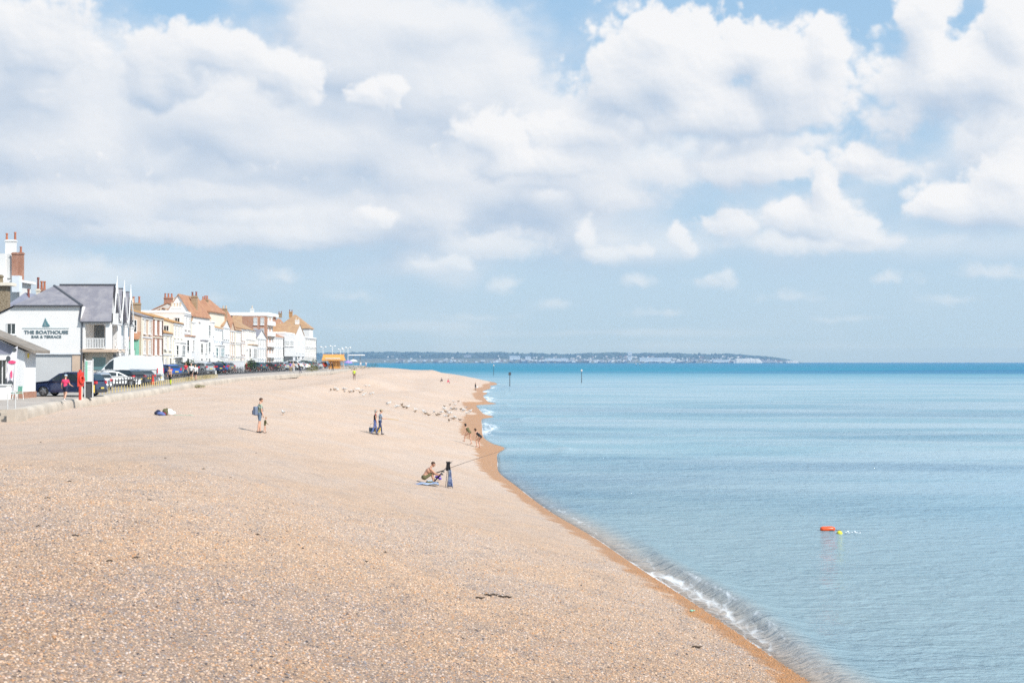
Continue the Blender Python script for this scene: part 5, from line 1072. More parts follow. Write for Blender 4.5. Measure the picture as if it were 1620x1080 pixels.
def person(label, loc, rz, H=1.75, lean=0, hip=((0, 0), (0, 0)), arm=((5, 8, 10), (5, 8, 10)), head=(0, 0), dress=None, hair='hair_brown', hair_long=False, skin='skin', shoe='shoe_dark', build_=1.0, sit=False, vox=.013, group=None, hat=None, female=False, arm_twist=(0, 0), spread=(3, 3)):
    """local frame: faces +y, x to its right. hip: (flex, knee) per leg left / right; arm: (flex forward, out, elbow). degrees."""
    R_ = rad; k = H / 1.75; segs = []
    pel = Vector((0, 0, 0)); up = rx_((0, 0, 1), -R_(lean)); fw = rx_((0, 1, 0), -R_(lean))
    bw = build_
    chest = pel + up * .36; neck = pel + up * .52; X1 = Vector((1, 0, 0))
    def seg(a, b, ra, rb, reg): segs.append((Vector(a), Vector(b), ra, rb, reg))
    hw = .095 if not female else .10
    seg(pel - X1 * .07, pel + X1 * .07, .115 * bw, .115 * bw, 'pelvis'); seg(pel + up * .05, pel + up * .24, .115 * bw, .108 * bw, 'belly')
    seg(chest - X1 * .075 * bw, chest + X1 * .075 * bw, .118 * bw, .118 * bw, 'chest'); seg(pel + up * .2, chest, .115 * bw, .13 * bw, 'chest')
    sw = .175 * bw if not female else .155 * bw
    sh = [neck - up * .055 + X1 * s * sw for s in (-1, 1)]
    seg(sh[0], sh[1], .062, .062, 'shoulder'); seg(neck - up * .04, neck + up * .09, .058, .052, 'neck')
    hy, hp = R_(head[1]), R_(head[0] + lean * .55)
    hd = neck + up * .10
    def hv(v): v = rx_(v, -hp); return Vector((v.x * cos(hy) - v.y * sin(hy), v.x * sin(hy) + v.y * cos(hy), v.z))
    sk = hd + hv((0, .02, .115))
    seg(sk + hv((0, -.02, .01)), sk + hv((0, .02, .01)), .088, .085, 'head'); seg(sk + hv((0, .03, -.02)), sk + hv((0, .055, -.075)), .068, .042, 'head')
    seg(sk + hv((0, .095, .01)), sk + hv((0, .112, -.022)), .013, .017, 'head')                      # nose
    for s in (-1, 1): seg(sk + hv((s * .086, -.005, .015)), sk + hv((s * .088, -.01, -.03)), .016, .013, 'head')   # ears
    low = []
    for i, s in enumerate((-1, 1)):
        fl, kn = hip[i]; out = R_(spread[i])
        d1 = rx_((s * sin(out), 0, -cos(out)), R_(fl)); h0 = pel + X1 * s * hw - Vector((0, 0, .03)); kneep = h0 + d1 * .42
        d2 = rx_((s * sin(out) * .6, 0, -1), R_(fl - kn)).normalized(); ank = kneep + d2 * .42
        seg(h0, kneep, .088 * bw, .058, 'thigh'); seg(kneep, ank, .056, .038, 'shin'); seg(kneep + d2 * .1 - Vector((0, .015, 0)), kneep + d2 * .2 - Vector((0, .012, 0)), .055, .05, 'shin')
        f2 = rx_((0, 1, 0), R_(fl - kn)); f2.z = max(min(f2.z, .3), -.75); f2.normalize()
        toe = ank + f2 * .15 - Vector((0, 0, .045)); seg(ank - f2 * .04 - Vector((0, 0, .04)), toe, .040, .032, 'foot'); low += [toe.z - .035, ank.z - .08]
        af, ab, el = arm[i]
        da = Vector((s * sin(R_(ab)), 0, -cos(R_(ab)))); da = rx_(da, R_(af - lean * .3)); elb = sh[i] + da * .29
        db = rx_(da, R_(el)); tw = R_(arm_twist[i]); db = Vector((db.x * cos(tw) - db.y * sin(tw), db.x * sin(tw) + db.y * cos(tw), db.z)).normalized(); wr = elb + db * .25
        seg(sh[i], elb, .05 * bw, .040, 'upper_arm'); seg(elb, wr, .040, .028, 'forearm')
        side = db.cross(Vector((0, 1, 0) if abs(db.y) < .8 else (0, 0, 1))).normalized(); pal = wr + db * .075
        seg(wr, pal, .026, .024, 'hand'); seg(wr + side * .018, pal + side * .022, .018, .017, 'hand'); seg(wr - side * .018, pal - side * .022, .018, .017, 'hand')
        curl = side.cross(db).normalized()
        if curl.y < 0 and abs(curl.y) > .2: curl = -curl
        for f in range(4):                               # four fingers, each bent once, and a thumb off the side of the palm
            o_ = pal + side * (.033 - .022 * f); L1 = (.042, .048, .045, .036)[f]; m_ = o_ + (db + curl * .15).normalized() * L1; e_ = m_ + (db + curl * .75).normalized() * L1 * .85
            seg(o_, m_, .0105, .0095, 'hand'); seg(m_, e_, .0095, .008, 'hand')
        t0 = wr + db * .025 + side * .03; t1 = t0 + (db * .7 + side * .7).normalized() * .035; seg(t0, t1, .012, .011, 'hand'); seg(t1, t1 + (db + side * .2).normalized() * .03, .011, .009, 'hand')
    base = min(low) if not sit else min(min(low), -.115 * bw)
    off = Vector((0, 0, -base)); b = MB()
    for (a, c, ra, rb, reg) in segs:
        a = (a + off) * k; c = (c + off) * k; ra *= k; rb *= k; n = 10 if ra > .03 else 7
        b.tube([a, c], [ra, rb], n); b.ball(a, ra, n, 6); b.ball(c, rb, n, 6)
    t = thing('person', label, 'person', loc, rz, group)
    tmp = b.build('body', [M(skin)], None); md = tmp.modifiers.new('r', 'REMESH'); md.mode = 'VOXEL'; md.voxel_size = vox; md.use_smooth_shade = True
    sm = tmp.modifiers.new('s', 'SMOOTH'); sm.factor = .5; sm.iterations = 3
    me = bpy.data.meshes.new_from_object(tmp.evaluated_get(bpy.context.evaluated_depsgraph_get())); bpy.data.objects.remove(tmp)
    me.name = 'body'; me.materials.clear()
    # clothes: each face takes the cloth of the limb it lies on
    dress = dress or {}; names = [skin]
    for v in dress.values():
        for q in (v if isinstance(v, list) else [(9, v)]):
            if q[1] not in names: names.append(q[1])
    if shoe not in names: names.append(shoe)
    for n in names: me.materials.append(M(n))
    P = np.empty(len(me.polygons) * 3, np.float32); me.polygons.foreach_get('center', P); P = P.reshape(-1, 3)
    best = np.full(len(P), 9.); idx = np.zeros(len(P), int); tt = np.zeros(len(P))
    for j, (a, c, ra, rb, reg) in enumerate(segs):
        a = np.array((a + off) * k); c = np.array((c + off) * k); d = c - a; q = np.clip(((P - a) @ d) / max(d @ d, 1e-9), 0, 1)
        ds = np.linalg.norm(P - a - q[:, None] * d, axis=1) - (ra + (rb - ra) * q) * k
        w = ds < best; best[w] = ds[w]; idx[w] = j; tt[w] = q[w]
    mi = np.zeros(len(P), np.int32)
    for j, s_ in enumerate(segs):
        reg = s_[4]; w = idx == j; rule = dress.get(reg)
        if reg == 'foot' and rule is None: mi[w] = names.index(shoe)
        elif rule is None: continue
        elif isinstance(rule, list):
            lo = 0
            for (tm, n) in rule: ww = w & (tt >= lo) & (tt < tm); mi[ww] = names.index(n); lo = tm
        else: mi[w] = names.index(rule)
    me.polygons.foreach_set('material_index', mi); me.polygons.foreach_set('use_smooth', [True] * len(P))
    bo = bpy.data.objects.new('body', me); COL.objects.link(bo); bo.parent = t
    skk = (sk + off) * k
    hb = MB(); c = skk + hv((0, -.018, .03)) * k; hb.ball((0, 0, 0), (.098 * k, .105 * k, .088 * k), 14, 9)
    V = [];
    for v in hb.v:
        v = Vector(v); 
        if v.y > .02 * k: v.z = max(v.z, .028 * k)       # fringe line above the brow
        elif hair_long: v.z = v.z if v.z > 0 else v.z * 2.4
        V.append(tuple(hv(v) + c))
    hb.v = V; hb.build('hair', M(hair), t, True)
    for s in (-1, 1): eb = MB(); eb.ball(tuple(skk + hv((s * .032, .088, .018)) * k), .011 * k, 8, 5); eb.build('eye', M('eye'), t, True)
    if hat:
        h_ = MB(); c = skk + hv((0, -.01, .055)) * k
        if hat[1] == 'cap': h_.ball((0, 0, 0), (.104 * k, .112 * k, .075 * k), 14, 8); h_.ball((0, .12 * k, -.0), (.075 * k, .085 * k, .012 * k), 12, 5)
        elif hat[1] == 'swim': h_.ball((0, 0, -.02 * k), (.104 * k, .113 * k, .105 * k), 14, 9)
        else: h_.ball((0, 0, 0), (.10 * k, .108 * k, .08 * k), 14, 8); h_.tube([(0, 0, -.02 * k), (0, 0, -.005 * k)], [.17 * k, .16 * k], 16)
        h_.v = [tuple(hv(v) + c) for v in h_.v]; h_.build('hat', M(hat[0]), t, True)
    t['h'] = 0.0; del t['h']
    info = {r: [((a + off) * k, (c + off) * k) for (a, c, _, _, rr) in segs if rr == r] for r in ('hand', 'shoulder', 'chest', 'foot', 'pelvis', 'shin', 'forearm')}
    return t, info
def world(t, v): return t.matrix_basis @ Vector(v) if False else Matrix.Translation(t.location) @ Matrix.Rotation(t.rotation_euler.z, 4, 'Z') @ Vector(v)
SHORTS = lambda c: {'pelvis': c, 'thigh': [(.75, c), (9, 'skin')]}
TEE = lambda c: {'belly': c, 'chest': c, 'shoulder': c, 'upper_arm': [(.62, c), (9, 'skin')]}
LONG = lambda c: {'pelvis': c, 'thigh': c, 'shin': c}
JACKET = lambda c: {'belly': c, 'chest': c, 'shoulder': c, 'upper_arm': c, 'forearm': c}
E90 = -pi / 2                                            # facing the sea (+x)
# the man with the rucksack and the child
p = on_beach(411, 684.5)
man, mi_ = person('tall man in sage t-shirt and blue shorts, looking down at a small child', p, rad(-62), 1.84, 3, ((7, 5), (-6, 6)), ((8, 6, 12), (6, 8, 8)), (16, 10), {**TEE('cloth_sage'), **SHORTS('cloth_blue_short')}, 'hair_brown')
bp_ = thing('rucksack', 'blue grey rucksack worn on the back of the tall man', 'rucksack', world(man, (0, -.21, 1.20)), man.rotation_euler.z)
b = MB(); b.box(-.15, .15, -.12, .09, -.24, .24); b.build('bag', cloth('ruck', (.15,.19,.27)), bp_, bevel=.06); b = MB(); b.box(-.11, .11, -.18, -.122, -.2, .04); b.build('front_pocket', cloth('ruck2', (.10,.13,.20)), bp_, bevel=.02)
for s in (-1, 1): b = MB(); b.tube([(s*.10,.09,.2),(s*.12,.2,.30),(s*.13,.33,.22),(s*.14,.36,0),(s*.14,.2,-.18),(s*.12,.08,-.2)], .022, 6); b.build('strap', M('cloth_ruck2'), bp_)
q = on_beach(419.5, 684.8); person('small child in a dark jacket with bare legs, standing beside the tall man', q, rad(-70), .86, 6, ((10, 8), (-8, 6)), ((25, 10, 35), (20, 10, 30)), (18, 5), {**JACKET('cloth_olive'), 'pelvis': 'cloth_olive', 'thigh': [(.2, 'cloth_olive'), (9, 'skin_child')]}, 'hair_fair', skin='skin_child', shoe='shoe_dark', build_=1.12, vox=.008)
# the couple
p = on_beach(601.5, 688); p2 = on_beach(593.5, 687)
her, i2 = person('woman in a dark top with grey hair, carrying bags beside the man with the plank', p2, rad(-75), 1.68, 4, ((14, 10), (-12, 14)), ((-6, 12, 8), (4, 8, 10)), (5, 10), {'belly': 'cloth_black', 'chest': 'cloth_black', 'shoulder': 'cloth_maroon', **LONG('cloth_indigo')}, 'hair_grey', True, female=True)
him, i1 = person('man in a grey blue t-shirt and dark trousers wearing a cap, carrying a plank', p, rad(-68), 1.74, 4, ((16, 8), (-14, 14)), ((20, 6, 70), (24, 6, 66)), (8, 0), {**TEE('cloth_grey_blue'), **LONG('cloth_dark_blue')}, 'hair_dark', hat=('cloth_khaki', 'cap'))
h0 = world(him, (i1['hand'][0][1] + i1['hand'][len(i1['hand']) // 2][1]) / 2)
pl = thing('plank', 'pale wooden plank held by the man with the cap', 'plank', h0 + Vector((0, 0, -.0)), rad(-80)); b = MB(); b.box(-.06, .06, -.45, .85, -.02, .02); b.build('board', cloth('plank', (.52,.36,.17)), pl); pl.rotation_euler.x = rad(-6)
hl = world(her, i2['hand'][0][1])
bg_ = thing('beach_bag', 'dark blue bag hanging from the hand of the grey haired woman', 'bag', hl + Vector((-.18, -.02, -.62)), .4); b = MB(); b.prism([(-.17,-.09,0),(.17,-.09,0),(.2,-.11,.3),(-.2,-.11,.3)], (0,.2,0)); b.build('bag', cloth('bag_blue', (.05,.10,.16)), bg_, bevel=.02); b = MB(); b.tube([(-.14,0,.29),(-.1,0,.55),(.12,0,.6),(.15,0,.29)], .012, 5); b.build('handle', M('cloth_bag_blue'), bg_)
bg_ = thing('beach_bag', 'yellow straw bag carried low between the couple', 'bag', hl + Vector((.20, .12, -.66)), .2); b = MB(); b.prism([(-.18,-.1,0),(.18,-.1,0),(.23,-.13,.34),(-.23,-.13,.34)], (0,.24,0)); b.build('bag', cloth('straw', (.60,.42,.10)), bg_, bevel=.02); b = MB(); b.tube([(-.14,0,.33),(-.1,0,.6),(.1,0,.62),(.14,0,.33)], .012, 5); b.build('handle', M('cloth_straw'), bg_)
# the angler, his rods and stand
p = on_beach(671, 763.5)
ang, ia = person('bare chested angler sitting on the shingle beside his rods', p + Vector((0, 0, -.07)), rad(-72), 1.78, 36, ((112, 88), (120, 112)), ((50, 6, 30), (56, 10, 34)), (10, 0), {'pelvis': 'cloth_olive', 'thigh': [(.95, 'cloth_olive'), (9, 'skin_tan')]}, 'hair_brown', skin='skin_tan', sit=True, vox=.011)
mt = on_beach(668, 765.5); b = MB(); n = 9; vs = []
for i in range(n):
    for j in range(6): x = -.75 + 1.5 * i / (n - 1); y = -.4 + .8 * j / 5; vs.append((x, y, .03 + .03 * sin(i * 2.1 + j) + .02 * cos(j * 2.7)))
b.add(vs, [(i*6+j, (i+1)*6+j, (i+1)*6+j+1, i*6+j+1) for i in range(n-1) for j in range(5)]); o = b.build('blanket', mat('blanket_check', (.10,.16,.34), .9, .7, 5, col2=(.45,.52,.58)), loc=mt, rz=.15); o.modifiers.new('thick', 'SOLIDIFY').thickness = .015; tag(o, 'blue patterned blanket spread under the sitting angler', 'blanket')
q = on_beach(681, 765.5); tb = thing('tackle_bag', 'dark tackle bag with a pale lid at the angler knees', 'bag', q, .3); b = MB(); b.box(-.2,.2,-.12,.12,0,.15); b.build('bag', M('cloth_olive'), tb, bevel=.04); b = MB(); b.box(-.16,.1,-.1,.1,.153,.19); b.build('lid', M('cloth_pale_blue'), tb, bevel=.02)
tp = on_beach(710, 771); sd = thing('rod_stand', 'tripod rod stand with a dark cloth hung over its head', 'rod stand', tp); HT = 1.17
for a in (.4, 2.5, 4.6): b = MB(); b.tube([(.2*cos(a), .2*sin(a), -.03), (.03*cos(a), .03*sin(a), HT)], .014, 6); b.build('leg', M('steel_dark'), sd)
b = MB(); b.box(-.12,.12,-.015,.015,HT-.02,HT+.03); b.box(-.12,-.1,-.02,.02,HT+.03,HT+.07); b.box(.1,.12,-.02,.02,HT+.03,HT+.07); b.build('rod_rest', M('steel_dark'), sd)
def drape(name, label, cat, loc, w, h, m_, sw=.06, top=.45):
    b = MB(); N_ = 8; K = 9; vs = []
    for i in range(N_ + 1):
        u_ = i / N_; ww = w * (top + (1 - top) * u_)
        for j in range(K): a = j / (K - 1) - .5; vs.append((a * ww, sw * sin(j * 2.2 + i * .3) * (.4 + .6 * u_) - .03, -h * u_ + .02 * sin(j * 3)))
    b.add(vs, [(i*K+j, i*K+j+1, (i+1)*K+j+1, (i+1)*K+j) for i in range(N_) for j in range(K-1)]); o = b.build(name, M(m_), loc=loc, smooth=True); o.modifiers.new('thick', 'SOLIDIFY').thickness = .02; return tag(o, label, cat)
drape('jacket', 'black jacket hung over the head of the rod stand', 'jacket', tp + Vector((-.02, -.05, HT + .06)), .24, .42, 'cloth_black', .05, .6)
drape('towel', 'blue grey towel hanging below the black jacket on the rod stand', 'towel', tp + Vector((.06, -.06, HT - .32)), .30, .80, mat('towel_blue', (.10,.14,.30), .9, .6, 4, col2=(.40,.48,.60)).name, .05, .3)
def rod(label, a, c, r0=.016):
    a, c = Vector(a), Vector(c); t = thing('fishing_rod', label, 'fishing rod', a); d = c - a; b = MB(); b.tube([(0,0,0), d * .5 + Vector((0,0,.03)), d], [r0, r0 * .6, .005], 6); b.build('blank', M('steel_dark'), t)
    b = MB(); b.tube([(0,0,0), d.normalized() * .7], r0 + .008, 8); b.build('grip', M('cloth_black'), t); q = d.normalized() * .75; b = MB(); b.tube([(q.x-.03,q.y,q.z-.06),(q.x+.05,q.y,q.z-.06)], .035, 10); b.build('reel', M('steel_grey'), t)
hdv = tp + Vector((0, 0, HT + .05)); e1 = Vector((-.62 * 0, 0, 0))
rod('long fishing rod reaching from the angler over the stand towards the sea', at(678, 751.5, tp.y + .3), at(797, 711.5, tp.y + .1))
rod('second fishing rod standing steeply, crossing the long one at the stand', on_beach(684, 765.5) + Vector((0, 0, .03)), at(716.5, 728, tp.y - .05), .026)
q = on_beach(693.5, 759); q.z += .02; b = MB(); 
for k in range(7): a = k * .9; b.ball((.09*cos(a), .06*sin(a), .05 + .025*k), (.09,.07,.05), 8, 5)
tag(b.build('dropped_cloth', M('cloth_purple'), loc=q, smooth=True), 'small crumpled violet cloth beside the steep rod', 'cloth')
# bathers coming up from the water
p = on_beach(743, 702.5); person('bather in a dark green swimsuit climbing the wet shingle, farther of the two', p, rad(60), 1.66, 38, ((58, 50), (4, 22)), ((26, 14, 20), (34, 12, 14)), (-8, 0), {'pelvis': 'cloth_olive', 'belly': 'cloth_olive', 'chest': 'cloth_olive'}, 'hair_dark', True, female=True, shoe='skin', group=None)
p = on_beach(760, 708.5); person('bather in a black swimsuit bending forward on the wet shingle', p, rad(62), 1.66, 44, ((50, 62), (30, 40)), ((30, 14, 10), (38, 18, 12)), (-6, 0), {'pelvis': 'cloth_black', 'belly': 'cloth_black', 'chest': [(.6, 'cloth_black'), (9, 'skin')]}, 'hair_brown', True, female=True, shoe='skin')
# others along the beach
p = on_beach(752, 617.3); person('dark clothed person standing at the water edge far along the beach', p, rad(-60), 1.75, 3, ((4, 3), (-4, 3)), ((20, 6, 40), (4, 6, 8)), (5, 0), {**JACKET('cloth_black'), **LONG('cloth_black')}, 'hair_dark', vox=.02)
b = MB(); b.ball((0,0,.16), (.2,.14,.2), 10, 6); tag(b.build('carrier_bag', M('cloth_white'), loc=p + Vector((.42, -.1, .55)), smooth=True), 'white carrier bag in the hand of the dark clothed person', 'bag')
p = on_beach(560.5, 601.5); person('person in a bright yellow vest and dark trousers far up the beach', p, rad(10), 1.78, 5, ((6, 4), (-4, 4)), ((20, 10, 30), (12, 10, 20)), (6, 0), {**JACKET('cloth_hivis'), 'forearm': 'cloth_black', **LONG('cloth_brown')}, 'hair_dark', vox=.02)
p = on_beach(708, 606); person('person in pink sitting on the far beach', p, rad(-80), 1.65, 20, ((122, 104), (116, 104)), ((40, 10, 20), (40, 10, 20)), (0, 0), {**JACKET('cloth_pink'), **LONG('cloth_pink')}, 'hair_dark', sit=True, female=True, vox=.02)
p = on_beach(700, 604.3); person('person in dark clothes sitting on the far beach beside the one in pink', p, rad(70), 1.6, 26, ((122, 104), (116, 104)), ((40, 10, 20), (40, 10, 20)), (0, 0), {**JACKET('cloth_navy'), **LONG('cloth_brown')}, 'hair_dark', sit=True, vox=.02)
p = on_beach(719, 604.5); o = drape('towel', 'orange red beach towel lying right of the person in pink', 'towel', p + Vector((0, 0, .06)), 1.6, .02, 'cloth_coral', .02, .9)
# on the promenade
p = on_prom(103.5, 634.5); person('person in a pink t-shirt and navy shorts walking along the promenade', p, rad(-8), 1.72, 5, ((16, 14), (-14, 20)), ((-8, 14, 50), (14, 14, 50)), (4, 0), {**TEE('cloth_pink'), 'pelvis': 'cloth_navy', 'thigh': [(.7, 'cloth_navy'), (9, 'skin')]}, 'hair_grey', shoe='shoe_white', build_=1.12, hat=('cloth_pale_blue', 'cap')); 
def walker(px, py, rz, lab, top, bottom, H=1.72, lean=3, vox=.018, **k_):
    return person(lab, on_prom(px, py), rad(rz), H, lean, ((14, 10), (-12, 14)), ((10, 8, 20), (-8, 8, 16)), (4, 0), {**top, **bottom}, vox=vox, **k_)
walker(269.5, 609, 165, 'jogger in a peach top and dark and yellow leggings beside the railing', TEE('cloth_peach'), {**LONG('cloth_black'), 'shin': 'cloth_hivis'}, lean=12, hair='hair_dark')
walker(303, 601.5, 175, 'man in white shirt and black shorts at the left of the white shirted pair', TEE('cloth_white'), SHORTS('cloth_black'), 1.8, build_=1.25, hair='hair_grey')
walker(309.5, 602, 170, 'heavily built person in a loose white shirt walking right of the other in white', JACKET('cloth_white'), SHORTS('cloth_black'), 1.68, build_=1.35, hair='hair_dark')
walker(294, 597, 200, 'person in a red top with white sleeves near the black estate car', TEE('cloth_red'), LONG('cloth_dark_blue'), hair='hair_brown')
walker(390, 589, 180, 'person in red and white before the pinkish house', TEE('cloth_red'), LONG('cloth_navy'), hair='hair_dark')
walker(459.5, 588.5, 185, 'person in a violet top and pale trousers on the far promenade', TEE('cloth_purple'), LONG('cloth_sand'), hair='hair_dark', female=True)
walker(464.5, 588.5, 175, 'person in a peach top and white trousers next to the one in violet', TEE('cloth_peach'), LONG('cloth_white'), hair='hair_fair', female=True)
walker(475, 590, 120, 'person in black leaning forward near the tall straggly weed', JACKET('cloth_black'), LONG('cloth_navy'), lean=38, hair='hair_dark')
walker(526, 586.5, 110, 'person in black standing just in front of the orange kiosk', JACKET('cloth_black'), LONG('cloth_black'), lean=12, hair='hair_dark')
walker(521, 584.5, 150, 'person in dark blue left of the one in black at the kiosk', JACKET('cloth_dark_blue'), LONG('cloth_brown'), hair='hair_dark')
walker(506, 583, 170, 'person in red among the group left of the kiosk', TEE('cloth_red'), LONG('cloth_navy'), hair='hair_dark')
walker(502, 583, 160, 'person in black among the group left of the kiosk', JACKET('cloth_black'), LONG('cloth_brown'), hair='hair_dark')
walker(511, 583, 185, 'person in navy between the red topped one and the kiosk', JACKET('cloth_navy'), LONG('cloth_dark_blue'), hair='hair_fair')
walker(570.5, 582, 190, 'person in white walking out beyond the parasols, left of two', TEE('cloth_white'), LONG('cloth_pale_blue'), hair='hair_dark')
walker(579, 581.5, 170, 'person in white walking at the end of the promenade, right of two', TEE('cloth_white'), LONG('cloth_lilac'), hair='hair_dark')
# ---- things left on the shingle
def lump(px, py, label, cat, name, m_, r, n=6, seed=1):
    p = on_beach(px, py); rr = random.Random(seed); b = MB()
    for k in range(n): a = rr.uniform(0, 6.3); b.ball((r[0]*.5*cos(a)*rr.random(), r[1]*.5*sin(a)*rr.random(), r[2]*rr.uniform(.2,.6)), (r[0]*rr.uniform(.4,.7), r[1]*rr.uniform(.4,.7), r[2]*rr.uniform(.4,.65)), 9, 6)
    return tag(b.build(name, M(m_), loc=p, smooth=True), label, cat)
lump(249, 656, 'dark navy bag at the left end of the heap of beach things', 'bag', 'holdall', 'cloth_navy', (.26,.2,.3), seed=2); lump(254.5, 657, 'crumpled blue towel in the middle of the heap', 'towel', 'crumpled_towel', 'cloth_indigo', (.36,.24,.22), seed=3); lump(259, 657, 'small violet garment between the blue towel and brown bag', 'clothing', 'garment', 'cloth_maroon', (.22,.2,.2), seed=4); lump(263.5, 656.5, 'olive brown bag in the heap of beach things', 'bag', 'holdall', 'cloth_olive', (.26,.22,.42), seed=5); lump(270.5, 656, 'white crumpled towel at the right end of the heap', 'towel', 'crumpled_towel', 'cloth_white', (.42,.3,.34), seed=6)
drape('beach_towel', 'pale green towel lying flat right of the heap of beach things', 'towel', on_beach(290, 657) + Vector((0, 0, .03)), 1.3, .02, 'cloth_jade', .01, .95)
mat('driftwood', (.07,.05,.035), .9, .3, 20)
for i, (px, py, l, a) in enumerate([(758, 946, .14, .2), (772, 941, .16, .3), (782, 941, .10, -.2), (793, 944, .13, .1), (803, 944.5, .12, -.1), (1100, 1023, .16, .2), (1066, 650, .01, 0)][:6]):
    p = on_beach(px, py); b = MB(); b.tube([(-l, 0, .01), (-l*.2, .02, .04), (l*.4, -.01, .02), (l, .02, .035)], [.008, .02, .022, .006], 6)
    for k in range(3): b.tube([(l*(k*.5-.5), 0, .02), (l*(k*.5-.4), .05, .06 - .01*k)], [.012, .003], 5)
    tag(b.build('driftwood', M('driftwood'), loc=p, rz=a, smooth=True), 'dark scrap of driftwood and weed, ' + ['leftmost of the short line on the near shingle', 'second from left in the short line', 'middle one of the short line', 'fourth in the short line', 'rightmost of the short line', 'lying alone near the lower right waterline'][i], 'driftwood', 'scraps of driftwood on the near shingle')
rr_ = random.Random(5)
for i in range(16):
    px, py = rr_.uniform(60, 620), rr_.uniform(690, 900); p = on_beach(px, py); b = MB(); l = rr_.uniform(.04, .09)
    for k in range(3): a = rr_.uniform(0, 3); b.tube([(-l*cos(a), -l*sin(a), .012), (0, .01, .03), (l*cos(a), l*sin(a), .015)], [.004, .012, .005], 5)
    o = tag(b.build('dried_weed', M('driftwood'), loc=p), 'small dark wisp of dried seaweed on the open shingle', 'seaweed', 'wisps of dried seaweed on the shingle')
p = on_beach(1093, 966); b = MB(); b.ball((0,0,.03), (.05,.04,.035), 8, 5); b.tube([(.04,0,.04),(.1,.02,.03)], [.02,.012], 6); tag(b.build('bottle', M('cloth_jade'), loc=p, smooth=True), 'small green plastic bottle at the waterline', 'bottle')
# ---- gulls
mat('gull_white', (.66,.66,.65), .8, .05, 6); mat('gull_grey', (.34,.36,.39), .8, .1, 6); mat('gull_brown', (.26,.19,.13), .85, .4, 14); mat('gull_dark', (.03,.03,.03), .7); mat('gull_leg', (.55,.32,.14), .6); mat('bill', (.65,.42,.05), .5)
def gull(back, body='gull_white', sit=False):
    t = thing('gull', '', 'gull'); z = .0 if not sit else -.13; b = MB()
    b.tube([(0,-.26,.245+z),(0,-.18,.245+z),(0,-.06,.225+z),(0,.06,.235+z),(0,.13,.28+z),(0,.165,.34+z),(0,.175,.385+z),(0,.19,.40+z),(0,.225,.395+z)], [.012,.05,.085,.092,.07,.046,.045,.044,.012], 10); b.build('body', M(body), t, True)
    for s in (-1, 1):
        b = MB(); b.tube([(s*.055,.10,.285+z),(s*.085,.0,.275+z),(s*.065,-.16,.265+z),(s*.02,-.33,.265+z)], [.02,.05,.04,.008], 8); w = b.build('wing', M(back), t, True)
        b = MB(); b.tube([(s*.045,-.21,.272+z),(s*.012,-.36,.272+z)], [.026,.006], 6); b.build('wing_tip', M('gull_dark'), w, True)
        if not sit: b = MB(); b.tube([(s*.035,.0,.16),(s*.035,.0,.0)], .009, 5); b.tube([(s*.035,-.01,.005),(s*.035,.05,.004)], [.01,.02], 5); b.build('leg', M('gull_leg'), t)
        b = MB(); b.ball((s*.036,.195,.408+z), .007, 6, 4); b.build('eye', M('gull_dark'), t)
    b = MB(); b.tube([(0,.222,.396+z),(0,.265,.39+z),(0,.28,.378+z)], [.013,.010,.003], 6); b.build('bill', M('bill'), t)
    return t
G = {}
spots = [(523.5,618,'b'),(529,617.5,'b'),(531.5,616.5,'w'),(534,618.5,'w'),(543.5,617,'g'),(546.5,617,'w'),(546,620.5,'g'),(553,620.5,'b'),(556,620.5,'g'),(559.5,620,'b'),(564,617,'w'),(566.5,617,'w'),(569.5,621.5,'b'),(573,618.5,'g'),(579,611,'w'),(584,611.5,'w'),(577.5,624.5,'w'),(575,626.5,'w'),(586,625,'g'),(589.5,623.5,'w'),
 (613.5,640,'g'),(616,639.5,'w'),(626,645,'g'),(629,644.5,'w'),(636,642,'b'),(638.5,645.5,'b'),(643.5,647,'b'),(645.5,645,'w'),(657.5,650,'w'),(657,652.5,'b'),(670,652,'w'),(671.5,654.5,'w'),(674,656,'b'),(678,658,'b'),(687,653,'g'),(691,657.5,'b'),(694.5,657,'b'),(699,653.5,'g'),(703,644,'b'),(702.5,647,'w'),(704,648.5,'w'),(705,652.5,'b'),(708,652,'g'),(709.5,654.5,'g'),(713,654.5,'g'),(704.5,659.5,'g'),(709,659,'b'),(712,641,'b'),(713.5,648,'g'),(716,648.5,'b'),(720,647.5,'b'),(722,648.5,'g'),(720,641,'w'),(725.5,635.5,'b'),(717.5,636,'w'),(729,649,'b'),(732.5,650.5,'g'),(735,649.5,'w'),(737.5,645,'g'),(738.5,655,'w'),(742,652.5,'g'),(744.5,651,'w'),(719,662,'w'),(721,662.5,'w'),(717,664,'b'),(727.5,665.5,'b'),(710.5,667,'b'),(448,655.5,'w'),(449.5,655.7,'w')][:-1]
LAB = {'w': 'white gull', 'g': 'grey backed gull', 'b': 'brown speckled young gull'}
for i, (px, py, c) in enumerate(spots):
    p = on_beach(px, py + 1); rz = random.choice([rad(-70), rad(80), rad(30), rad(-120), rad(110)]) + random.uniform(-.4, .4)
    where = 'in the left flock up the beach' if px < 600 else ('in the sparse line between the two flocks' if px < 684 else 'in the dense flock near the wet shingle')
    if px < 460: where = 'standing alone right of the tall man and child'
    lab = LAB[c] + ' ' + where
    if c not in G: G[c] = gull({'w': 'gull_white', 'g': 'gull_grey', 'b': 'gull_brown'}[c], 'gull_brown' if c == 'b' else 'gull_white'); o = G[c]; o.location = p; o.rotation_euler.z = rz; o['label'] = lab
    else: o = copy_thing(G[c], p, rz, lab)
    o.scale = (random.uniform(.9, 1.05),) * 3 if c == 'w' else (random.uniform(.75, .95),) * 3; o['group'] = 'gulls resting on the beach'
mat('cap_yellow', (.72,.70,.04), .4, .05, 5)
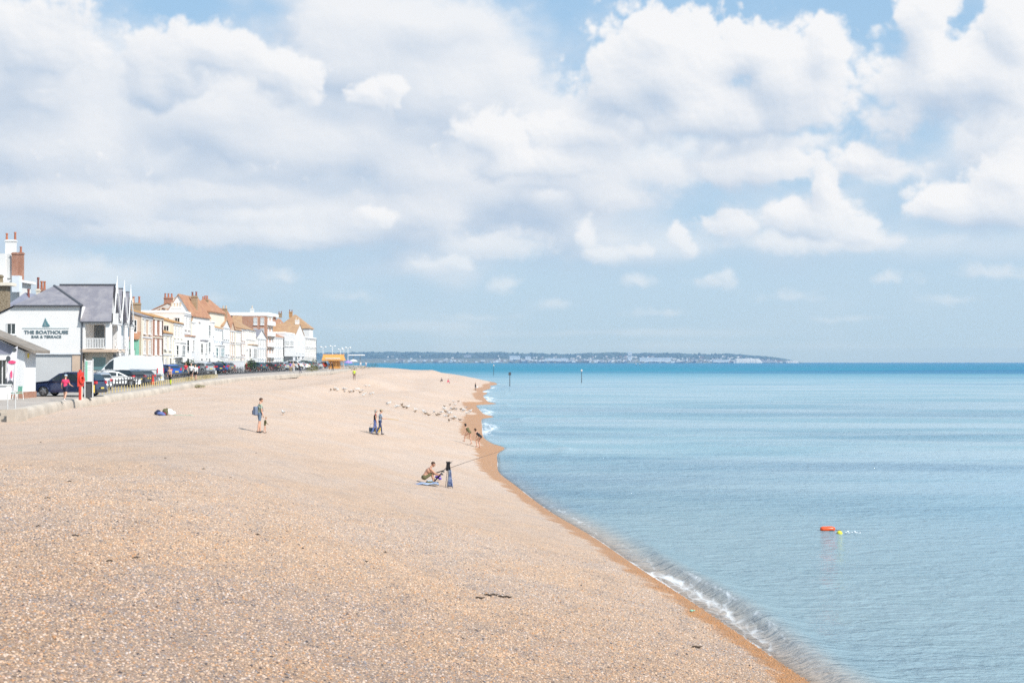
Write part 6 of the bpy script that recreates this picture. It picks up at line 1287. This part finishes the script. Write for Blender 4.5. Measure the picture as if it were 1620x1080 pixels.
# ---- swimmer and tow float
q = on_sea(1308, 838.5); fl = thing('tow_float', 'bright orange inflatable tow float trailing behind the swimmer', 'float', (q.x, q.y, .06), .06)
b = MB(); b.tube([(-.30,0,0),(-.27,0,.005),(-.2,0,.01),(.18,0,.01),(.27,0,.0),(.31,0,-.02)], [.03,.09,.115,.115,.09,.03], 14); b.v = [(x, y * 1.15, z * .95) for x, y, z in b.v]; b.build('bladder', mat('float_orange', (.80,.11,.03), .35, .08, 5), fl, True)
b = MB(); b.box(.05,.2,-.135,-.12,-.06,-.02); b.build('strap', M('black_plastic'), fl); b = MB(); b.tube([(.3,0,-.02),(.55,-.02,-.05)], .012, 5); b.build('leash', M('black_plastic'), fl)
q = on_sea(1333, 843.5)
sw, si = person('swimmer with a bright yellow cap seen just above the water', (q.x + .42, q.y, -.43), 0, 1.75, 89, ((-84, 6), (-88, 4)), ((24, 10, 10), (20, 14, 10)), (-72, 0), {'pelvis': 'cloth_black', 'belly': 'cloth_black', 'chest': 'cloth_black'}, 'hair_dark', shoe='skin', vox=.014, sit=True, hat=('cap_yellow', 'swim'))
sw.rotation_euler = (0, 0, rad(90)); 
b = MB(); rs_ = random.Random(3)
for k in range(13): a = rs_.random(); b.ball((q.x + .10 + a * .55, q.y + rs_.uniform(-.22, .12), .02 + .10 * rs_.random() * (1 - abs(a - .4))), (rs_.uniform(.012, .05), .03, rs_.uniform(.006, .02)), 7, 5)
so_ = b.build('splash', mat('splash_foam', (.82,.84,.85), .9), smooth=True); tag(so_, 'white splash of water around the arms of the swimmer', 'splash', kind='stuff')
# ------------------------------------------------------------------ the far shore
def far_hill(name, Y0, ridge, m_, depth, label=None, seed=3, rough=1.):
    xs = np.arange(ridge[0][0], ridge[-1][0] + .01, .55); rr = np.random.RandomState(seed); f = curve(ridge); h = f(xs)
    n = np.zeros(len(xs))
    for o in range(5): s_ = 2 ** o; q = rr.rand(int(len(xs) / 24 * s_) + 4); n += np.interp(np.linspace(0, len(q) - 1, len(xs)), np.arange(len(q)), q - .5) / s_ ** .75
    h = np.where(h > .3, np.maximum(h + n * 1.7 * rough * np.clip(h / 8, 0, 1), .2), h)
    X = (xs - CX) / F * Y0; rows = [(0., -3.), (.02, .25), (.3, .55), (.65, .85), (1., 1.0), (1.6, .9)]
    XX = np.stack([X * (1 + r[0] * depth / Y0) for r in rows]); YY = np.stack([np.full_like(X, Y0 + depth * r[0]) for r in rows])
    ZZ = np.stack([(np.full_like(X, -3) if r[1] < 0 else CAMZ + (h * r[1] * (Y0 + depth * r[0]) / F) - CAMZ * (1 - 0)) for r in rows])
    o = sheet(name, XX, YY, ZZ, m_); o['kind'] = 'structure'; return f
mat('far_woods', (.055,.085,.06), .95, .5, .004, col2=(.10,.13,.07)); mat('far_fields', (.13,.15,.08), .95, .4, .003, col2=(.25,.22,.14)); mat('chalk', (.66,.63,.57), .9, .15, .02); mat('far_wall', (.86,.84,.80), .9, .1, .03); mat('far_wall_dim', (.48,.46,.44), .9, .1, .03); mat('far_roof', (.30,.20,.17), .9, .2, .05)
f1 = far_hill('far_hills', 9300, [(440,13),(520,15.5),(560,17),(600,17.5),(660,17.3),(720,16.5),(780,16.5),(830,15.5),(900,14.2),(960,16),(1000,15.6),(1060,15.2),(1100,14.6),(1150,14.4),(1180,12.6),(1210,10),(1235,7),(1255,3.5),(1268,.6),(1275,0)], M('far_woods'), 900, seed=5)
far_hill('far_lowland', 8700, [(430,4.5),(560,6),(640,7),(760,7),(860,6.6),(960,6.4),(1060,6),(1160,5.4),(1220,4.2),(1250,2.4),(1264,.5),(1270,0)], M('far_fields'), 500, seed=11, rough=.35)
rr = random.Random(12)
def fbox(b, px, pz0, w, h, Y, d=25): X = (px - CX) / F * Y; k = Y / F; b.box(X - w * k / 2, X + w * k / 2, Y, Y + d, pz0 * k - 3, (pz0 + h) * k)
# ones that can be told apart
def fblock(px0, px1, z0, h, label, cat='building', name='far_building', m_='far_wall', Y=8600, g=None):
    b = MB(); k = Y / F; X0, X1 = (px0 - CX) * k, (px1 - CX) * k; t = thing(name, label, cat, ((X0 + X1) / 2, Y, 0), 0, g)
    w = (X1 - X0) / 2; b.box(-w, w, 0, 30, z0 * k - 4, (z0 + h) * k); b.build('wall', M(m_), t); b = MB(); b.box(-w - 1, w + 1, -1, 31, (z0 + h) * k + .05, (z0 + h) * k + h * k * .12); b.build('roof', M('far_roof' if m_ != 'far_wall' or h < 2.5 else m_), t)
    b = MB(); n = max(2, int((px1 - px0) / 1.6))
    for i in range(n): x = -w + 2 * w * (i + .5) / n; b.box(x - w / n * .3, x + w / n * .3, -.6, -.05, (z0 + h * .35) * k, (z0 + h * .7) * k)
    b.build('windows', M('pane_grey'), t)
fblock(994, 996.4, 6, 10.5, 'left of the two tall tower blocks on the far skyline', 'tower block'); fblock(997.2, 999.6, 6, 10.2, 'right of the two tall tower blocks on the far skyline', 'tower block')
fblock(806, 823, 6.5, 4.2, 'broad white block high on the far town, left part'); fblock(831, 840, 6.5, 3.6, 'smaller white block right of the broad one in the far town'); fblock(862, 899, 4.2, 3.2, 'long white terrace along the far seafront, left of the tower blocks'); fblock(1012, 1062, 3.6, 4.4, 'long white terrace on the far shore right of the tower blocks')
fblock(1128, 1154, 2.4, 2.6, 'low pale building left of the white cliff'); fblock(1206, 1226, 2.2, 2.4, 'low pale building right of the long white cliff', m_='far_wall_dim'); fblock(734, 745, 10, 3, 'pale house group on the wooded far slope', m_='far_wall_dim')
# chalk cliffs
def cliff(px0, px1, h, label, Y=8550):
    k = Y / F; X0, X1 = (px0 - CX) * k, (px1 - CX) * k; xs = np.linspace(X0, X1, 40); n = np.array([rr.uniform(-.5, .5) for _ in xs]); e = np.clip(np.minimum(np.arange(40), 39 - np.arange(40)) / 4., .15, 1) ** .5
    tz = (h + n * .5) * k * e; XX = np.stack([xs, xs, xs, xs]); YY = np.stack([np.full(40, Y) + n * 8, np.full(40, Y + 6) + n * 8, np.full(40, Y + 60.), np.full(40, Y + 160.)]); ZZ = np.stack([np.full(40, -3.), tz * .9, tz, np.full(40, -3.)])
    o = sheet('chalk_cliff', XX, YY, ZZ, M('chalk')); tag(o, label, 'cliff', kind='thing')
cliff(1161, 1206, 7.2, 'long white chalk cliff on the far headland'); cliff(1244, 1263, 3.6, 'small white chalk cliff at the very tip of the far headland')
# the rest of the town reads as one mass
b = MB()
for i in range(560):
    px = rr.uniform(600, 1238); lay = rr.random(); dens = (.35 if px < 780 else 1) 
    if rr.random() > dens: continue
    b.use(rr.choice([0, 0, 0, 1, 1, 2])); z0 = (rr.uniform(1.0, 4.6) if lay < .72 else rr.uniform(4.5, 10.5)) * min(1, (1262 - px) / 90); fbox(b, px, z0, rr.uniform(1.6, 6.5) * (.7 if z0 > 4.5 else 1.), rr.uniform(.9, 2.0), (8640 if z0 < 5 else 8900) + rr.uniform(0, 120))
o = b.build('far_town', [M('far_wall'), M('far_wall_dim'), M('far_roof')]); tag(o, 'mass of small pale houses of the town on the far shore', 'town', kind='stuff')
b = MB()
for i in range(700):
    px = rr.uniform(480, 1235); h = float(f1(px)); zz = rr.uniform(.35, 1.0) * h; Yt = 9000 + 600 * zz / max(h, .1); k = Yt / F; X = (px - CX) * k
    if zz < 5: continue
    s_ = rr.uniform(5, 13); b.ball((X, Yt, zz * k - 2), (s_, s_, s_ * rr.uniform(.6, 1.1)), 6, 4)
o = b.build('far_trees', M('far_woods')); tag(o, 'woods along the far hills', 'woods', kind='stuff')
# two far sails
for px, h in ((1006, 6), (1012, 5)):
    Y = 3000; q = at(px, 573 + CAMZ * F / Y - 1, Y); t = thing('sailing_dinghy', 'tiny dark sailing boat far out, ' + ('left' if px < 1010 else 'right') + ' one of two', 'boat', (q.x, Y, 0)); b = MB(); b.prism([(-2.4,0,.1),(2.4,0,.1),(2.9,0,.8),(-2.6,0,.8)], (0,1.4,0)); b.build('hull', M('steel_dark'), t); b = MB(); b.prism([(-.2,.6,1.2),(-.2,.6,h),(2.2,.6,1.3)], (0,.1,0)); b.build('sail', M('render_grey'), t); b = MB(); b.tube([(-.3,.7,.8),(-.3,.7,h+.3)], .07, 6); b.build('mast', M('steel_dark'), t)
# ------------------------------------------------------------------ sea air
b = MB(); b.box(-7000, 5200, -120, 11200, -12, 130)
hzm = bpy.data.materials.new('haze'); hzm.use_nodes = True; E.nt = hzm.node_tree; E.nt.nodes.clear(); pv = nd('ShaderNodeVolumePrincipled'); pv.inputs['Color'].default_value = (.42, .68, 1.0, 1); pv.inputs['Density'].default_value = HAZE_D; pv.inputs['Anisotropy'].default_value = .2
lk(E(pv.outputs[0]), nd('ShaderNodeOutputMaterial').inputs['Volume']); HZ = b.build('haze', hzm); tag(HZ, 'thin sea air between here and the far shore', 'haze', kind='stuff')
